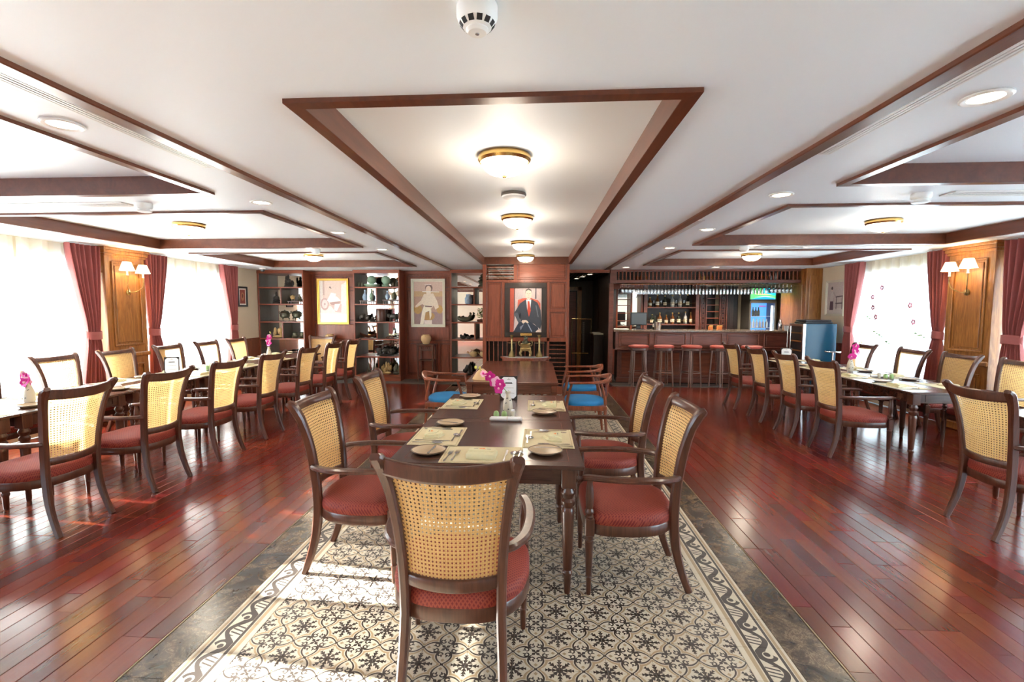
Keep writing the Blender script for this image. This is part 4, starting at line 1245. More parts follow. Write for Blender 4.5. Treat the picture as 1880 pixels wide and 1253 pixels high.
def menu(label, x, y, rz):
    W_, H_ = .155, .205
    e = tag(ob('menu_stand', None, None, (x, y, TZ), rz), label, 'menu', 'menu stands')
    tilt = lambda p: Vector((p.x, p.y + p.z * .16, p.z))
    ob('backing_board', MB().cbox(-W_ / 2, W_ / 2, 0, .005, 0, H_, .001).move(tilt).mesh('menu_board', 'black'), e)
    k = .022; a, b = W_ / 2 - .010, H_ - .010
    poly = [(-a + k, .010), (a - k, .010), (a, .010 + k), (a, b - k), (a - k, b), (-a + k, b), (-a, b - k), (-a, .010 + k)]
    m = MB().add([(u, -.001, w) for u, w in poly], [tuple(range(8))]); m.move(tilt)
    pg = ob('printed_page', m.mesh('menu_page', 'paper', False), e)
    t = MB()
    for (w, z, h) in ((.030, .172, .004), (.074, .138, .0035), (.088, .100, .0035), (.006, .078, .003), (.104, .055, .003)):
        n = max(1, int(w / .008))
        for q in range(n):
            u = -w / 2 + w * q / n; t.add([(u, -.0016, z), (u + w / n * .8, -.0016, z), (u + w / n * .8, -.0016, z + h), (u, -.0016, z + h)], [(0, 1, 2, 3)])
    t.add([(-.004, -.0016, .180), (.004, -.0016, .180), (0, -.0016, .190)], [(0, 1, 2)])
    t.move(tilt); ob('printed_lines', t.mesh('menu_lines', 'grey_print', False), pg)
    ob('easel_leg', MB().bar([(0, .075, .0), (0, .020, H_ * .72)], .03, .002, (1, 0, 0)).mesh('easel_leg', 'black'), e)
menu('black-backed menu card standing behind the vase on the centre table', -.245, 4.20, 0)
menu('black-backed menu card standing on the left tables by the window', -4.42, 5.55, .55)
menu('black-backed menu card standing on the right tables near the wine cooler', 3.86, 7.72, -.25)
# ------------------------------------------------------------------ display shelves and panelled alcoves at the back
SH = (.11, .50, .865, 1.22, 1.59, 1.94)
YF, YK = 9.80, 10.20
def shelf_unit(label, x0, x1, div, low=True):
    e = tag(ob('display_shelf', None, None, (0, 0, 0)), label, 'shelf unit', 'display shelf units')
    t = .026
    for a, b, li in ((x0, x0 + t, 1), (x1 - t, x1, -1)):
        p = ob('side_panel', MB().cbox(a, b, YF, YK, 0, ZC - .002, .003).mesh('shelf_side', 'cabinet'), e)
        q = (b, b + .003) if li > 0 else (a - .003, a)
        ob('lining', MB().box(q[0], q[1], YF + .03, YK - .002, .12, 2.25).mesh('shelf_lining', 'grey_back', False), p)
    ob('back_mirror', MB().box(x0 + t, x1 - t, YK - .012, YK, .11, 2.26).mesh('back_mirror', 'mirror', False), e)
    ob('frieze', MB().cbox(x0 - .004, x1 + .004, YF - .008, YK, 2.245, ZC - .003, .003).mesh('shelf_frieze', 'cabinet_h'), e)
    ob('base', MB().cbox(x0 - .004, x1 + .004, YF - .008, YK, .012, .108, .003).mesh('shelf_base', 'cabinet_h'), e)
    for z in SH: ob('shelf', MB().cbox(x0 + t, x1 - t, YF + .004, YK - .013, z, z + .026, .002).mesh('shelf_board', 'cabinet_h'), e)
    for lv, f in div:
        x = x0 + (x1 - x0) * f; z0 = SH[lv] + .026; z1 = SH[lv + 1] if lv + 1 < 6 else 2.245
        d = ob('divider', MB().cbox(x - .012, x + .012, YF + .004, YK - .013, z0, z1, .002).mesh('shelf_divider', 'cabinet'), e)
        ob('lining', MB().box(x + .012, x + .0145, YF + .03, YK - .014, z0, z1).mesh('divider_lining', 'grey_back', False), d)
shelf_unit('mahogany display shelf with mirror back in the far left corner', -5.84, -4.85, ((4, .50), (2, .52)))
shelf_unit('mahogany display shelf with mirror back between the two framed pictures', -3.79, -2.82, ((4, .50), (2, .50), (0, .52)))
shelf_unit('mahogany display shelf with mirror back beside the central cabinet', -1.77, -.98, ((4, .62), (2, .64)))
def alcove(label, x0, x1):
    e = tag(ob('panelled_alcove', None), label, 'wall panelling', 'panelled alcoves')
    y = YK - .03
    ob('backing', MB().box(x0, x1, y, YK + .02, .012, ZC - .002).mesh('alcove_backing', 'cabinet', False), e)
    ob('cornice', MB().cbox(x0, x1, y - .05, y, 2.25, ZC - .002, .004).mesh('alcove_cornice', 'cabinet_h'), e)
    ob('skirting', MB().cbox(x0, x1, y - .02, y, .012, .10, .003).mesh('alcove_skirting', 'cabinet_h'), e)
    W = x1 - x0; s = .05; xm = x0 + W * .70
    rows = [(1.96, 2.215), (1.25, 1.91), (.83, 1.20), (.13, .78)]
    for r, (za, zb) in enumerate(rows):
        for a, b in (((x0 + s, xm - s / 2), (xm + s / 2, x1 - s)) if r != 2 else ((x0 + s, x1 - s),)):
            fr = MB(); k = .016
            for q in ((a, b, za, za + k), (a, b, zb - k, zb), (a, a + k, za + k, zb - k), (b - k, b, za + k, zb - k)): fr.cbox(q[0], q[1], y - .014, y, q[2], q[3], .003)
            ob('panel', MB().cbox(a + .03, b - .03, y - .012, y, za + .03, zb - .03, .009).mesh('alcove_panel', 'cabinet'), e)
            ob('panel_moulding', fr.mesh('alcove_moulding', 'bar'), e)
alcove('mahogany panelled alcove behind the gold-framed picture', -4.844, -3.796)
alcove('mahogany panelled alcove behind the silver-framed picture', -2.814, -1.776)

def frame_mesh(w, h, k, d, mat, steps=2):
    m = MB()
    for st in range(steps):
        a = k * st / steps; kk = k / steps; dd = d * (1 - .35 * st)
        W, H = w / 2 - a, h / 2 - a
        for q in ((-W, W, -H, -H + kk), (-W, W, H - kk, H), (-W, -W + kk, -H + kk, H - kk), (W - kk, W, -H + kk, H - kk)):
            m.cbox(q[0], q[1], -dd, 0, q[2], q[3], .003)
    return m.mesh('picture_frame', mat)
def ellp(cx, cz, rx, rz, n=20): return [(cx + rx * math.cos(2 * PI * k / n), cz + rz * math.sin(2 * PI * k / n)) for k in range(n)]
def picture(name, label, x, y, z, w, h, k, d, fmat, shapes, rz=0, steps=2, mat_w=0.0):
    """shapes: (polygon in -1..1 units, colour), later ones in front"""
    e = tag(ob(name, None, None, (x, y, z), rz), label, 'picture', None)
    ob('frame', frame_mesh(w, h, k, d, fmat, steps), e)
    m = MB(); iw, ih = w / 2 - k * .9, h / 2 - k * .9
    m.box(-iw, iw, -.006, 0, -ih, ih, shapes[0][1])
    if mat_w: iw -= mat_w; ih -= mat_w
    for n, (poly, c) in enumerate(shapes[1:]):
        m.flat([(u * iw, v * ih) for u, v in poly], -.0064 - .0003 * n, c)
    ob('printed_sheet', m.mesh('printed_sheet', 'print', False), e)
    return e
FULL = [(-1, -1), (1, -1), (1, 1), (-1, 1)]
sep = (.72, .50, .42); pal = (.86, .78, .70); wht = (.92, .90, .86)
picture('picture', 'faded photograph of a person in a wheeled carriage, gold frame', -4.365, YK - .045, 1.668, .69, .98, .045, .04, 'gold_frame', [
    (None, wht), (FULL, (.90, .84, .78)), ([(-.75, -.25), (.9, -.15), (.9, 1), (-.75, 1)], (.80, .62, .54)), ([(-1, -.2), (-.75, -.2), (-.75, 1), (-1, 1)], (.88, .80, .74)),
    ([(-.75, .3), (-.62, .3), (-.62, 1), (-.75, 1)], (.62, .44, .38)),
    ([(.55, -.2), (.98, -.2), (.98, .95), (.6, .8)], (.92, .88, .84)), (ellp(-.62, -.12, .30, .30), (.66, .45, .42)), (ellp(-.62, -.12, .21, .21), (.84, .74, .70)), (ellp(-.62, -.12, .06, .06), (.6, .42, .4)),
    ([(-.42, .1), (.25, .25), (.55, .05), (.3, -.1), (-.3, -.1)], wht), ([(-.45, .05), (-.15, .42), (.2, .38), (.15, 0), (-.3, -.05)], (.94, .92, .88)),
    (ellp(-.22, .58, .12, .11), (.78, .60, .50)), ([(-.35, .58), (-.22, .74), (-.10, .60), (-.16, .68), (-.28, .66)], (.25, .16, .14)),
    ([(-.3, -.05), (.5, .02), (.48, -.12), (-.1, -.18)], (.50, .30, .27)), ([(-.2, -.18), (.6, -.12), (.55, -.52), (.15, -.5)], (.72, .52, .48)), ([(.1, -.12), (.52, -.1), (.25, -.46), (.05, -.42)], wht),
    ([(-1, -1), (1, -1), (1, -.6), (-1, -.55)], (.95, .94, .92))])
picture('picture', 'sepia print of a seated figure in a pale tunic, silver frame', -2.30, YK - .045, 1.64, .73, 1.02, .055, .04, 'silver_frame', [
    (None, (.80, .74, .64)), (FULL, (.50, .33, .25)), ([(-1, .45), (1, .45), (1, 1), (-1, 1)], (.66, .48, .40)), ([(-1, .30), (1, .30), (1, .55), (-1, .55)], (.60, .40, .22)),
    ([(-1, -1), (1, -1), (1, -.45), (-1, -.35)], (.36, .25, .24)), (ellp(-.75, -.30, .30, .22), (.55, .34, .12)), (ellp(.80, -.30, .22, .20), (.55, .34, .12)), (ellp(0, -.62, .45, .2), (.50, .30, .12)),
    ([(-.30, .42), (.35, .45), (.62, .10), (.75, -.20), (.5, -.32), (.38, -.12), (.2, -.28), (-.2, -.18), (-.42, -.05), (-.8, -.20), (-.95, -.22), (-.9, -.12), (-.52, .12)], (.84, .72, .58)),
    ([(-.28, -.08), (.25, -.1), (.1, -.35), (-.2, -.45), (-.35, -1), (-.6, -1), (-.45, -.4)], (.90, .82, .66)), ([(.05, -.3), (.2, -.28), (.22, -.6), (.1, -.8)], (.90, .84, .68)),
    ([(-.3, -.12), (.3, -.14), (.22, -.2), (-.2, -.18)], (.26, .17, .15)),
    (ellp(.05, .70, .26, .18), (.20, .13, .11)), (ellp(.02, .645, .19, .16), (.85, .68, .54)), ([(-.16, .52), (.2, .52), (.15, .40), (-.1, .40)], (.88, .76, .62)),
    ([(-.42, .515), (.78, .50), (.78, .535), (-.42, .55)], (.94, .92, .86)), ([(-.25, .83), (.2, .84), (.2, .87), (-.25, .86)], (.94, .92, .86)),
    ([(-.3, -.82), (.25, -.80), (.25, -1), (-.3, -1)], (.84, .74, .66))], mat_w=.012)

# tall stands with jars in the alcoves
def plant_stand(label, x, y):
    p = []
    for sx in (-1, 1):
        for sy in (-1, 1): p.append(('leg', MB().cbox(sx * .155 - .015, sx * .155 + .015, sy * .14 - .015, sy * .14 + .015, 0, .745, .003).mesh('stand_leg', 'chair')))
    p += [('top', MB().cbox(-.185, .185, -.17, .17, .745, .77, .004).mesh('stand_top', 'chair')), ('lower_shelf', MB().cbox(-.155, .155, -.14, .14, .42, .44, .003).mesh('stand_shelf', 'chair')),
          ('stretcher', MB().cbox(-.14, .14, -.152, -.130, .10, .125, .002).mesh('stand_stretcher', 'chair')), ('stretcher', MB().cbox(-.14, .14, .130, .152, .10, .125, .002).mesh('stand_stretcher_b', 'chair'))]
    f = MB().cbox(-.14, .14, -.150, -.140, .640, .655, .002)
    for k in range(6):
        u = -.115 + .046 * k
        f.grid(lambda a, b: (u + .020 * math.cos(2 * PI * a) * (1 + .3 * math.cos(2 * PI * b)), -.145 + .004 * math.sin(2 * PI * b), .695 + .034 * math.sin(2 * PI * a) * (1 + .2 * math.cos(2 * PI * b))), 14, 5)
    p.append(('carved_apron', f.mesh('carved_apron', 'chair')))
    place('plant_stand', label, 'stand', p, (x, y, 0.012), 0, 'carved stands in the alcoves')
jar_parts = [('body', MB().lathe([(.06, 0), (.068, .004), (.098, .07), (.108, .11), (.098, .155), (.070, .180), (.068, .188), (.075, .198), (.066, .199), (.05, .18), (.002, .17)], 28).mesh('clay_jar', 'terracotta')),
             ('shoulder_lugs', MB().ell(.088, 0, .165, .014, .010, .012, 8, 6).ell(-.088, 0, .165, .014, .010, .012, 8, 6).ell(0, -.088, .165, .010, .014, .012, 8, 6).mesh('jar_lugs', 'terracotta'))]
plant_stand('dark carved wooden stand under the silver-framed picture', -2.30, 9.96)
place('clay_jar', 'pale clay jar on the stand under the silver-framed picture', 'jar', jar_parts, (-2.31, 9.95, .782), 0, 'clay jars')
plant_stand('dark carved wooden stand under the gold-framed picture', -4.36, 9.96)
place('clay_jar', 'pale clay jar on the stand under the gold-framed picture', 'jar', jar_parts, (-4.37, 9.95, .782), 0, 'clay jars')

# ornaments on the shelves
def o_vase(r, h, neck=.35):
    return MB().lathe([(r * .55, 0), (r * .6, h * .02), (r * .95, h * .22), (r, h * .36), (r * .8, h * .52), (r * neck, h * .70), (r * neck * .9, h * .85), (r * neck * 1.3, h), (r * neck, h * .99), (.002, h * .9)], 20)
def o_buddha(h):
    m = MB().lathe([(h * .34, 0), (h * .36, h * .04), (h * .30, h * .12), (h * .33, h * .16)], 18)
    m.ell(0, 0, h * .25, h * .33, h * .22, h * .11, 14, 8).ell(0, 0, h * .47, h * .19, h * .15, h * .23, 14, 8).ell(0, -.01, h * .78, h * .105, h * .105, h * .13, 12, 8).ell(0, 0, h * .92, h * .05, h * .05, h * .06, 8, 6)
    for s in (-1, 1): m.ell(s * h * .20, -h * .05, h * .42, h * .06, h * .08, h * .17, 8, 6).ell(s * h * .10, -h * .17, h * .28, h * .12, h * .06, h * .045, 8, 6)
    return m
def o_guardian(h):
    m = o_buddha(h); m.ell(h * .26, .02, h * .30, h * .16, h * .12, h * .24, 8, 6).ell(-h * .22, .02, h * .62, h * .08, h * .08, h * .28, 8, 6)
    return m
def o_censer(r, h):
    m = MB().lathe([(r * .7, h * .30), (r, h * .42), (r * 1.02, h * .58), (r * .9, h * .70), (r * .98, h * .76), (r * .9, h * .77), (r * .7, h * .88), (r * .12, h * .94), (r * .14, h), (.002, h)], 20)
    for k in range(3):
        a = 2 * PI * k / 3 + .5; m.tube([(r * .65 * math.cos(a), r * .65 * math.sin(a), h * .36), (r * .85 * math.cos(a), r * .85 * math.sin(a), h * .2), (r * .75 * math.cos(a), r * .75 * math.sin(a), 0)], [r * .16, r * .13, r * .1], 8)
    for s in (-1, 1): m.tube([(s * r * .95, 0, h * .62), (s * r * 1.3, 0, h * .72), (s * r * 1.2, 0, h * .88)], r * .1, 6)
    return m
def o_rocks(n, w, h, seed):
    q = random.Random(seed); m = MB().ell(0, 0, h * .12, w * .5, w * .28, h * .12, 12, 6)
    for k in range(n):
        t = q.uniform(-1, 1); m.ell(t * w * .42, q.uniform(-.2, .2) * w, h * (.30 + .45 * q.random() * (1 - abs(t) * .5)), w * q.uniform(.08, .16), w * q.uniform(.07, .13), h * q.uniform(.14, .28), 8, 6)
    return m
def o_beast(w, h):
    m = MB().ell(0, 0, h * .55, w * .34, w * .16, h * .28, 12, 8).ell(-w * .36, -.01, h * .62, w * .15, w * .12, h * .22, 10, 6).ell(w * .40, 0, h * .72, w * .07, w * .05, h * .26, 8, 6)
    for sx in (-.24, -.10, .14, .26): m.tube([(sx * w, R.choice((-1, 1)) * w * .08, h * .45), (sx * w * 1.15, 0, 0)], [w * .07, w * .05], 8)
    return m
def o_plinth(w, d, h):
    m = MB().cbox(-w / 2, w / 2, -d / 2, d / 2, h * .7, h, .003)
    for sx in (-1, 1):
        for sy in (-1, 1): m.cbox(sx * w * .44 - .008, sx * w * .44 + .008, sy * d * .4 - .008, sy * d * .4 + .008, 0, h * .72, .002)
    return m
def o_gourd(w, h):
    pts = spline([(-w * .5, 0, h * .60), (-w * .42, 0, h * .36), (-w * .1, 0, h * .27), (w * .25, 0, h * .35), (w * .42, 0, h * .7), (w * .36, 0, h * .95)], 5)
    return MB().tube(pts, [w * (.05 + .13 * math.sin(PI * min(1, (k + 2) / (len(pts) + 1)) ** .8)) for k in range(len(pts))], 12)
Z0 = .0265
def orn(name, label, cat, m, mat, x, lv, y=9.93, rz=0.0, group='ornaments on the display shelves'):
    lo = min(p[2] for p in m.v); m.move(lambda p: Vector((p.x, p.y, p.z - lo)))
    single(name, label, cat, m.mesh(name, mat), (x, y, SH[lv] + Z0 - .0004), rz, group)
# far left shelf
orn('guardian_statue', 'large dark guardian statue on top shelf, far left unit', 'statue', o_guardian(.27), 'stone_dark', -5.23, 5)
orn('seated_statue', 'dark seated statue, left half, second shelf of far left unit', 'statue', o_buddha(.26), 'stone_dark', -5.50, 4)
orn('ornament_stand', 'small wooden stand with ornaments, second shelf of far left unit', 'stand', o_plinth(.30, .14, .06), 'chair', -5.08, 4)
single('small_censer', 'tiny golden censer on the small stand, far left unit', 'censer', o_censer(.045, .13).mesh('small_censer', 'gold_stone'), (-5.15, 9.93, SH[4] + Z0 + .06))
single('small_figure', 'tiny dark figure on the small stand, far left unit', 'statue', o_buddha(.16).mesh('small_figure', 'bronze'), (-4.99, 9.93, SH[4] + Z0 + .06))
orn('tripod_censer', 'wide bronze tripod censer, left of two, far left unit', 'censer', o_censer(.10, .24), 'bronze', -5.33, 3)
orn('tripod_censer', 'smaller bronze tripod censer, right of two, far left unit', 'censer', o_censer(.08, .23), 'bronze', -5.07, 3)
orn('golden_dragon', 'golden coiled dragon carving, fourth shelf of far left unit', 'carving', o_rocks(14, .27, .26, 3), 'gold_stone', -5.48, 2)
orn('lidded_bowl', 'grey green lidded bowl, left of pair, far left unit', 'bowl', o_vase(.075, .13, .75), 'bronze', -5.12, 2)
orn('lidded_bowl', 'grey green lidded bowl, right of pair, far left unit', 'bowl', o_vase(.075, .13, .75), 'bronze', -4.96, 2)
orn('rock_carving', 'low dark rock carving on fifth shelf, far left unit', 'carving', o_rocks(10, .34, .12, 5), 'stone_dark', -5.30, 1)
orn('little_figure', 'little dark figure beside rock carving, far left unit', 'statue', o_buddha(.12), 'stone_dark', -5.0, 1)
# middle shelf
orn('celadon_globe', 'round celadon pot on openwork base, top shelf, middle unit', 'pot', MB().lathe([(.13, 0), (.16, .03), (.16, .06), (.06, .065), (.045, .07), (.085, .11), (.098, .15), (.08, .20), (.04, .222), (.038, .23), (.002, .23)], 24), 'celadon', -3.44, 5)
orn('celadon_globe', 'smaller celadon pot right of round pot, top shelf, middle unit', 'pot', MB().lathe([(.07, 0), (.09, .03), (.05, .06), (.09, .12), (.095, .16), (.07, .21), (.03, .225), (.002, .226)], 24), 'celadon', -3.14, 5)
for i, x in enumerate((-3.715, -3.640, -2.99, -2.91)): orn('carved_egg', 'small mottled stone egg on top shelf of middle unit, %s from left' % ORD[i], 'egg', MB().lathe([(.016, 0), (.028, .018), (.033, .05), (.024, .085), (.002, .098)], 14), 'bronze', x, 5)
orn('ornament_stand', 'low stand under two blue vases, left cell, middle unit', 'stand', o_plinth(.32, .16, .07), 'chair', -3.52, 4)
single('bottle_vase', 'blue-white bottle vase, left cell, left of pair', 'vase', o_vase(.052, .22, .28).mesh('bottle_vase_a', 'blue_white'), (-3.59, 9.93, SH[4] + Z0 + .07))
single('bottle_vase', 'taller blue-green bottle vase, left cell, right of pair', 'vase', o_vase(.048, .24, .28).mesh('bottle_vase_b', 'celadon'), (-3.45, 9.93, SH[4] + Z0 + .07))
orn('ornament_stand', 'low stand under two dark vases, right cell, middle unit', 'stand', o_plinth(.34, .16, .09), 'chair', -3.03, 4)
single('bottle_vase', 'dark blue bottle vase, right cell, left of pair', 'vase', o_vase(.052, .18, .3).mesh('bottle_vase_c', 'blue_white'), (-3.11, 9.93, SH[4] + Z0 + .09))
single('bottle_vase', 'dark green long-necked vase, right cell, right of pair', 'vase', o_vase(.05, .23, .25).mesh('bottle_vase_d', 'bronze'), (-2.97, 9.93, SH[4] + Z0 + .09))
orn('rock_carving', 'dark figure group carving, third shelf, middle unit', 'carving', o_rocks(13, .24, .20, 8), 'stone_dark', -3.62, 3)
orn('little_figure', 'little dark figure right of carving, third shelf, middle unit', 'statue', o_buddha(.16), 'stone_dark', -3.43, 3)
orn('brush_pot', 'dark cylindrical carved brush pot, third shelf, middle unit', 'pot', MB().lathe([(.10, 0), (.105, .01), (.098, .03), (.098, .24), (.105, .26), (.09, .262), (.088, .05), (.002, .05)], 24), 'chair', -3.26, 3)
orn('beast_carving', 'dark crouching beast carving, third shelf, middle unit', 'carving', o_beast(.26, .20), 'stone_dark', -2.99, 3)
orn('wooden_boat', 'small dark boat carving, left cell, fourth shelf, middle unit', 'carving', MB().grid(lambda u, v: ((u - .5) * .36, (v - .5) * .12 * math.sin(PI * (u * .86 + .07)), .015 + .06 * abs(u - .5) ** 1.5 * 3 + .05 * (2 * v - 1) ** 2), 14, 6).box(-.12, .12, -.04, .04, .0, .02), 'chair', -3.53, 2)
orn('flat_carving', 'low flat wooden carving, right cell, fourth shelf, middle unit', 'carving', o_rocks(8, .26, .07, 12), 'chair', -3.04, 2)
orn('coral_carving', 'twisted dark coral carving, fifth shelf, middle unit', 'carving', o_rocks(20, .40, .22, 14), 'stone_dark', -3.18, 1)
orn('twin_figure', 'small standing figure, left of two on bottom shelf, middle unit', 'statue', o_buddha(.25).move(lambda p: Vector((p.x * .55, p.y * .6, p.z))), 'bronze', -3.53, 0)
orn('twin_figure', 'small standing figure, right of two on bottom shelf, middle unit', 'statue', o_buddha(.25).move(lambda p: Vector((p.x * .55, p.y * .6, p.z))), 'bronze', -3.38, 0)
orn('beast_carving', 'pale grey lion carving on bottom shelf, middle unit', 'carving', o_rocks(16, .20, .28, 21), 'gold_stone', -3.15, 0)
orn('beast_carving', 'dark lion carving on bottom shelf, middle unit', 'carving', o_rocks(16, .15, .26, 22), 'bronze', -2.94, 0, 9.92)
# shelf beside the cabinet
orn('bronze_pagoda', 'dark bronze pagoda censer on top shelf beside the cabinet', 'censer', MB().lathe([(.09, 0), (.10, .02), (.06, .05), (.085, .10), (.105, .12), (.05, .15), (.075, .17), (.085, .185), (.035, .21), (.05, .23), (.01, .27), (.002, .275)], 14), 'bronze', -1.12, 5)
orn('blue_jar', 'blue-white lidded jar on second shelf beside the cabinet', 'jar', MB().lathe([(.06, 0), (.075, .03), (.078, .12), (.05, .16), (.055, .185), (.052, .2), (.002, .205)], 20), 'blue_white', -1.41, 4)
orn('curled_horn', 'curled dark horn carving on third shelf beside the cabinet', 'carving', o_gourd(.27, .22), 'bronze', -1.48, 3)
pot = [('pot', MB().lathe([(.06, 0), (.08, .01), (.09, .05), (.085, .055), (.002, .05)], 16).mesh('bonsai_pot', 'chair')), ('trunk', MB().tube([(0, 0, .04), (.02, 0, .12), (-.01, .01, .2)], [.014, .011, .007], 8).mesh('bonsai_trunk', 'chair'))]
lv = MB()
for k in range(120):
    a, b, c = max(-.1, min(.1, R.gauss(0, .055))), max(-.1, min(.1, R.gauss(0, .045))), max(.09, min(.28, .19 + R.gauss(0, .05))); d = Vector((R.uniform(-1, 1), R.uniform(-1, 1), R.uniform(-.6, .9))).normalized() * .028; e_ = d.orthogonal().normalized() * .007
    p = Vector((a, b, c)); lv.add([p - d, p + e_, p + d, p - e_], [(0, 1, 2, 3)])
pot.append(('foliage', lv.mesh('bonsai_foliage', 'leaf', False)))
place('bonsai', 'small leafy green bonsai on third shelf beside the cabinet', 'plant', pot, (-1.15, 9.92, SH[3] + Z0))
orn('small_shoes', 'pair of small dark lumps of carving on fourth shelf beside cabinet', 'carving', MB().ell(-.05, 0, .04, .06, .04, .04).ell(.07, .01, .035, .055, .04, .035).ell(-.09, 0, .07, .025, .025, .03), 'stone_dark', -1.48, 2)
for i, x in enumerate((-1.31, -1.10)): orn('round_teapot', 'round clay teapot on fifth shelf beside cabinet, %s of two' % ('left' if i == 0 else 'right'), 'teapot', MB().lathe([(.04, 0), (.07, .025), (.085, .06), (.07, .10), (.03, .115), (.012, .12), (.015, .135), (.002, .138)], 20).tube([(-.07, 0, .05), (-.11, 0, .08), (-.12, 0, .11)], .012, 8), 'terracotta', x, 1)
orn('seated_statue', 'dark hunched statue on bottom shelf beside the cabinet', 'statue', o_rocks(14, .20, .26, 31), 'stone_dark', -1.42, 0)
# small dark frame on the left wall, picture on the right wall
picture('picture', 'small dark-framed red picture on the left wall by the shelves', XL + .004, 9.28, 1.75, .30, .40, .035, .025, 'black', [(None, (.78, .74, .66)), (FULL, (.30, .07, .05)), (ellp(0, 0, .6, .6), (.45, .20, .10)), (ellp(0, .1, .25, .3), (.16, .05, .04))], rz=PI / 2, mat_w=.03)
picture('picture', 'grey photograph of a standing figure beside a rack, right wall', XR - .004, 9.34, 1.73, .56, .66, .04, .03, 'silver_frame', [(None, (.62, .55, .52)), (FULL, (.50, .43, .41)), ([(-1, -1), (1, -1), (1, -.6), (-1, -.7)], (.58, .52, .48)),
    ([(.05, .1), (.9, .15), (.9, .08), (.05, .03)], (.10, .07, .08)), ([(.05, -.3), (.9, -.28), (.9, -.36), (.05, -.38)], (.10, .07, .08)), ([(.12, .1), (.2, .1), (.2, -.7), (.12, -.7)], (.12, .09, .10)), ([(.8, .1), (.88, .1), (.88, -.7), (.8, -.7)], (.12, .09, .10)),
    ([(-.65, -.75), (-.2, -.75), (-.22, 0), (-.6, 0)], (.12, .07, .10)), ([(-.62, -.2), (-.25, -.2), (-.2, .3), (-.35, .42), (-.58, .3)], (.55, .50, .47)), (ellp(-.42, .55, .11, .14), (.62, .50, .44)), (ellp(-.42, .62, .12, .10), (.08, .06, .06)),
    ([(-.25, .3), (.05, .05), (.12, .12), (-.2, .42)], (.40, .34, .33))], rz=-PI / 2)

# ------------------------------------------------------------------ the central cabinet with the portrait
CY, CD = 8.56, .34
cab = tag(ob('altar_cabinet', None), 'carved mahogany cabinet with portrait facing down the room', 'cabinet')
fr = MB()
X0, X1, Zt = -.965, .562, ZR - .003
def fb(x0, x1, z0, z1): fr.cbox(x0, x1, CY, CY + .045, z0, z1, .003)
for x0, x1 in ((X0, -.900), (.515, X1)): fb(x0, x1, 0, Zt)
fb(-.900, .515, 2.355, Zt); fb(-.900, .515, 1.990, 2.030); fb(-.900, .515, .940, 1.008); fb(-.900, .515, 0, .14)
fb(-.414, -.358, 2.030, 2.355); fb(-.622, -.578, 1.008, 1.990); fb(.176, .218, .14, 1.990); fb(.218, .515, 1.466, 1.512)
ob('face_frame', fr.mesh('cabinet_face_frame', 'cabinet'), cab)
for x0, x1 in ((X0, X0 + .03), (X1 - .03, X1)): ob('side_panel', MB().cbox(x0, x1, CY + .045, CY + CD, 0, Zt, .003).mesh('cabinet_side', 'cabinet'), cab)
ob('back_panel', MB().box(X0 + .03, X1 - .03, CY + CD - .015, CY + CD, 0, 2.0).mesh('cabinet_back', 'dark_wood', False), cab)
def rp(x0, x1, z0, z1, mat='cabinet'):
    p = ob('door_panel', MB().cbox(x0, x1, CY + .020, CY + .034, z0, z1, .002).cbox(x0 + .035, x1 - .035, CY + .008, CY + .022, z0 + .035, z1 - .035, .010).mesh('door_panel', mat), cab)
    m = MB(); k = .014
    for q in ((x0, x1, z0, z0 + k), (x0, x1, z1 - k, z1), (x0, x0 + k, z0 + k, z1 - k), (x1 - k, x1, z0 + k, z1 - k)): m.cbox(q[0], q[1], CY + .004, CY + .022, q[2], q[3], .004)
    ob('bead', m.mesh('door_bead', 'bar'), p)
rp(-.358, .515, 2.030, 2.355, 'cabinet_h'); rp(-.900, -.622, 1.008, 1.990); rp(.218, .515, 1.512, 1.990); rp(.218, .515, 1.008, 1.466)
ob('back_mirror', MB().box(-.90, -.414, CY + .20, CY + .21, 2.03, 2.355).mesh('cabinet_mirror', 'mirror', False), cab)
ob('portrait_niche', MB().box(-.578, .176, CY + .030, CY + .038, 1.008, 1.990).mesh('portrait_niche', 'cabinet', False), cab)
sp_prof = lambda L: [(.0075, 0), (.0075, L * .06), (.011, L * .08), (.007, L * .11), (.0105, L * .3), (.007, L * .47), (.012, L * .5), (.007, L * .53), (.0105, L * .7), (.007, L * .89), (.011, L * .92), (.0075, L * .94), (.0075, L)]
v_sp = MB().lathe(sp_prof(.80), 10).mesh('spindle_upright', 'cabinet')
h1 = MB().lathe(sp_prof(.486), 10).move(lambda p: Vector((p.z, p.y, p.x))).mesh('spindle_across', 'cabinet')
h2 = MB().lathe(sp_prof(.297), 10).move(lambda p: Vector((p.z, p.y, p.x))).mesh('spindle_across_short', 'cabinet')
for k in range(13): ob('spindle', v_sp, cab, (-.85 + .0805 * k, CY + .022, .14))
for k in range(5): ob('spindle', h1, cab, (-.900, CY + .022, 2.062 + .063 * k))
for k in range(10): ob('spindle', h2, cab, (.218, CY + .022, .185 + .077 * k))
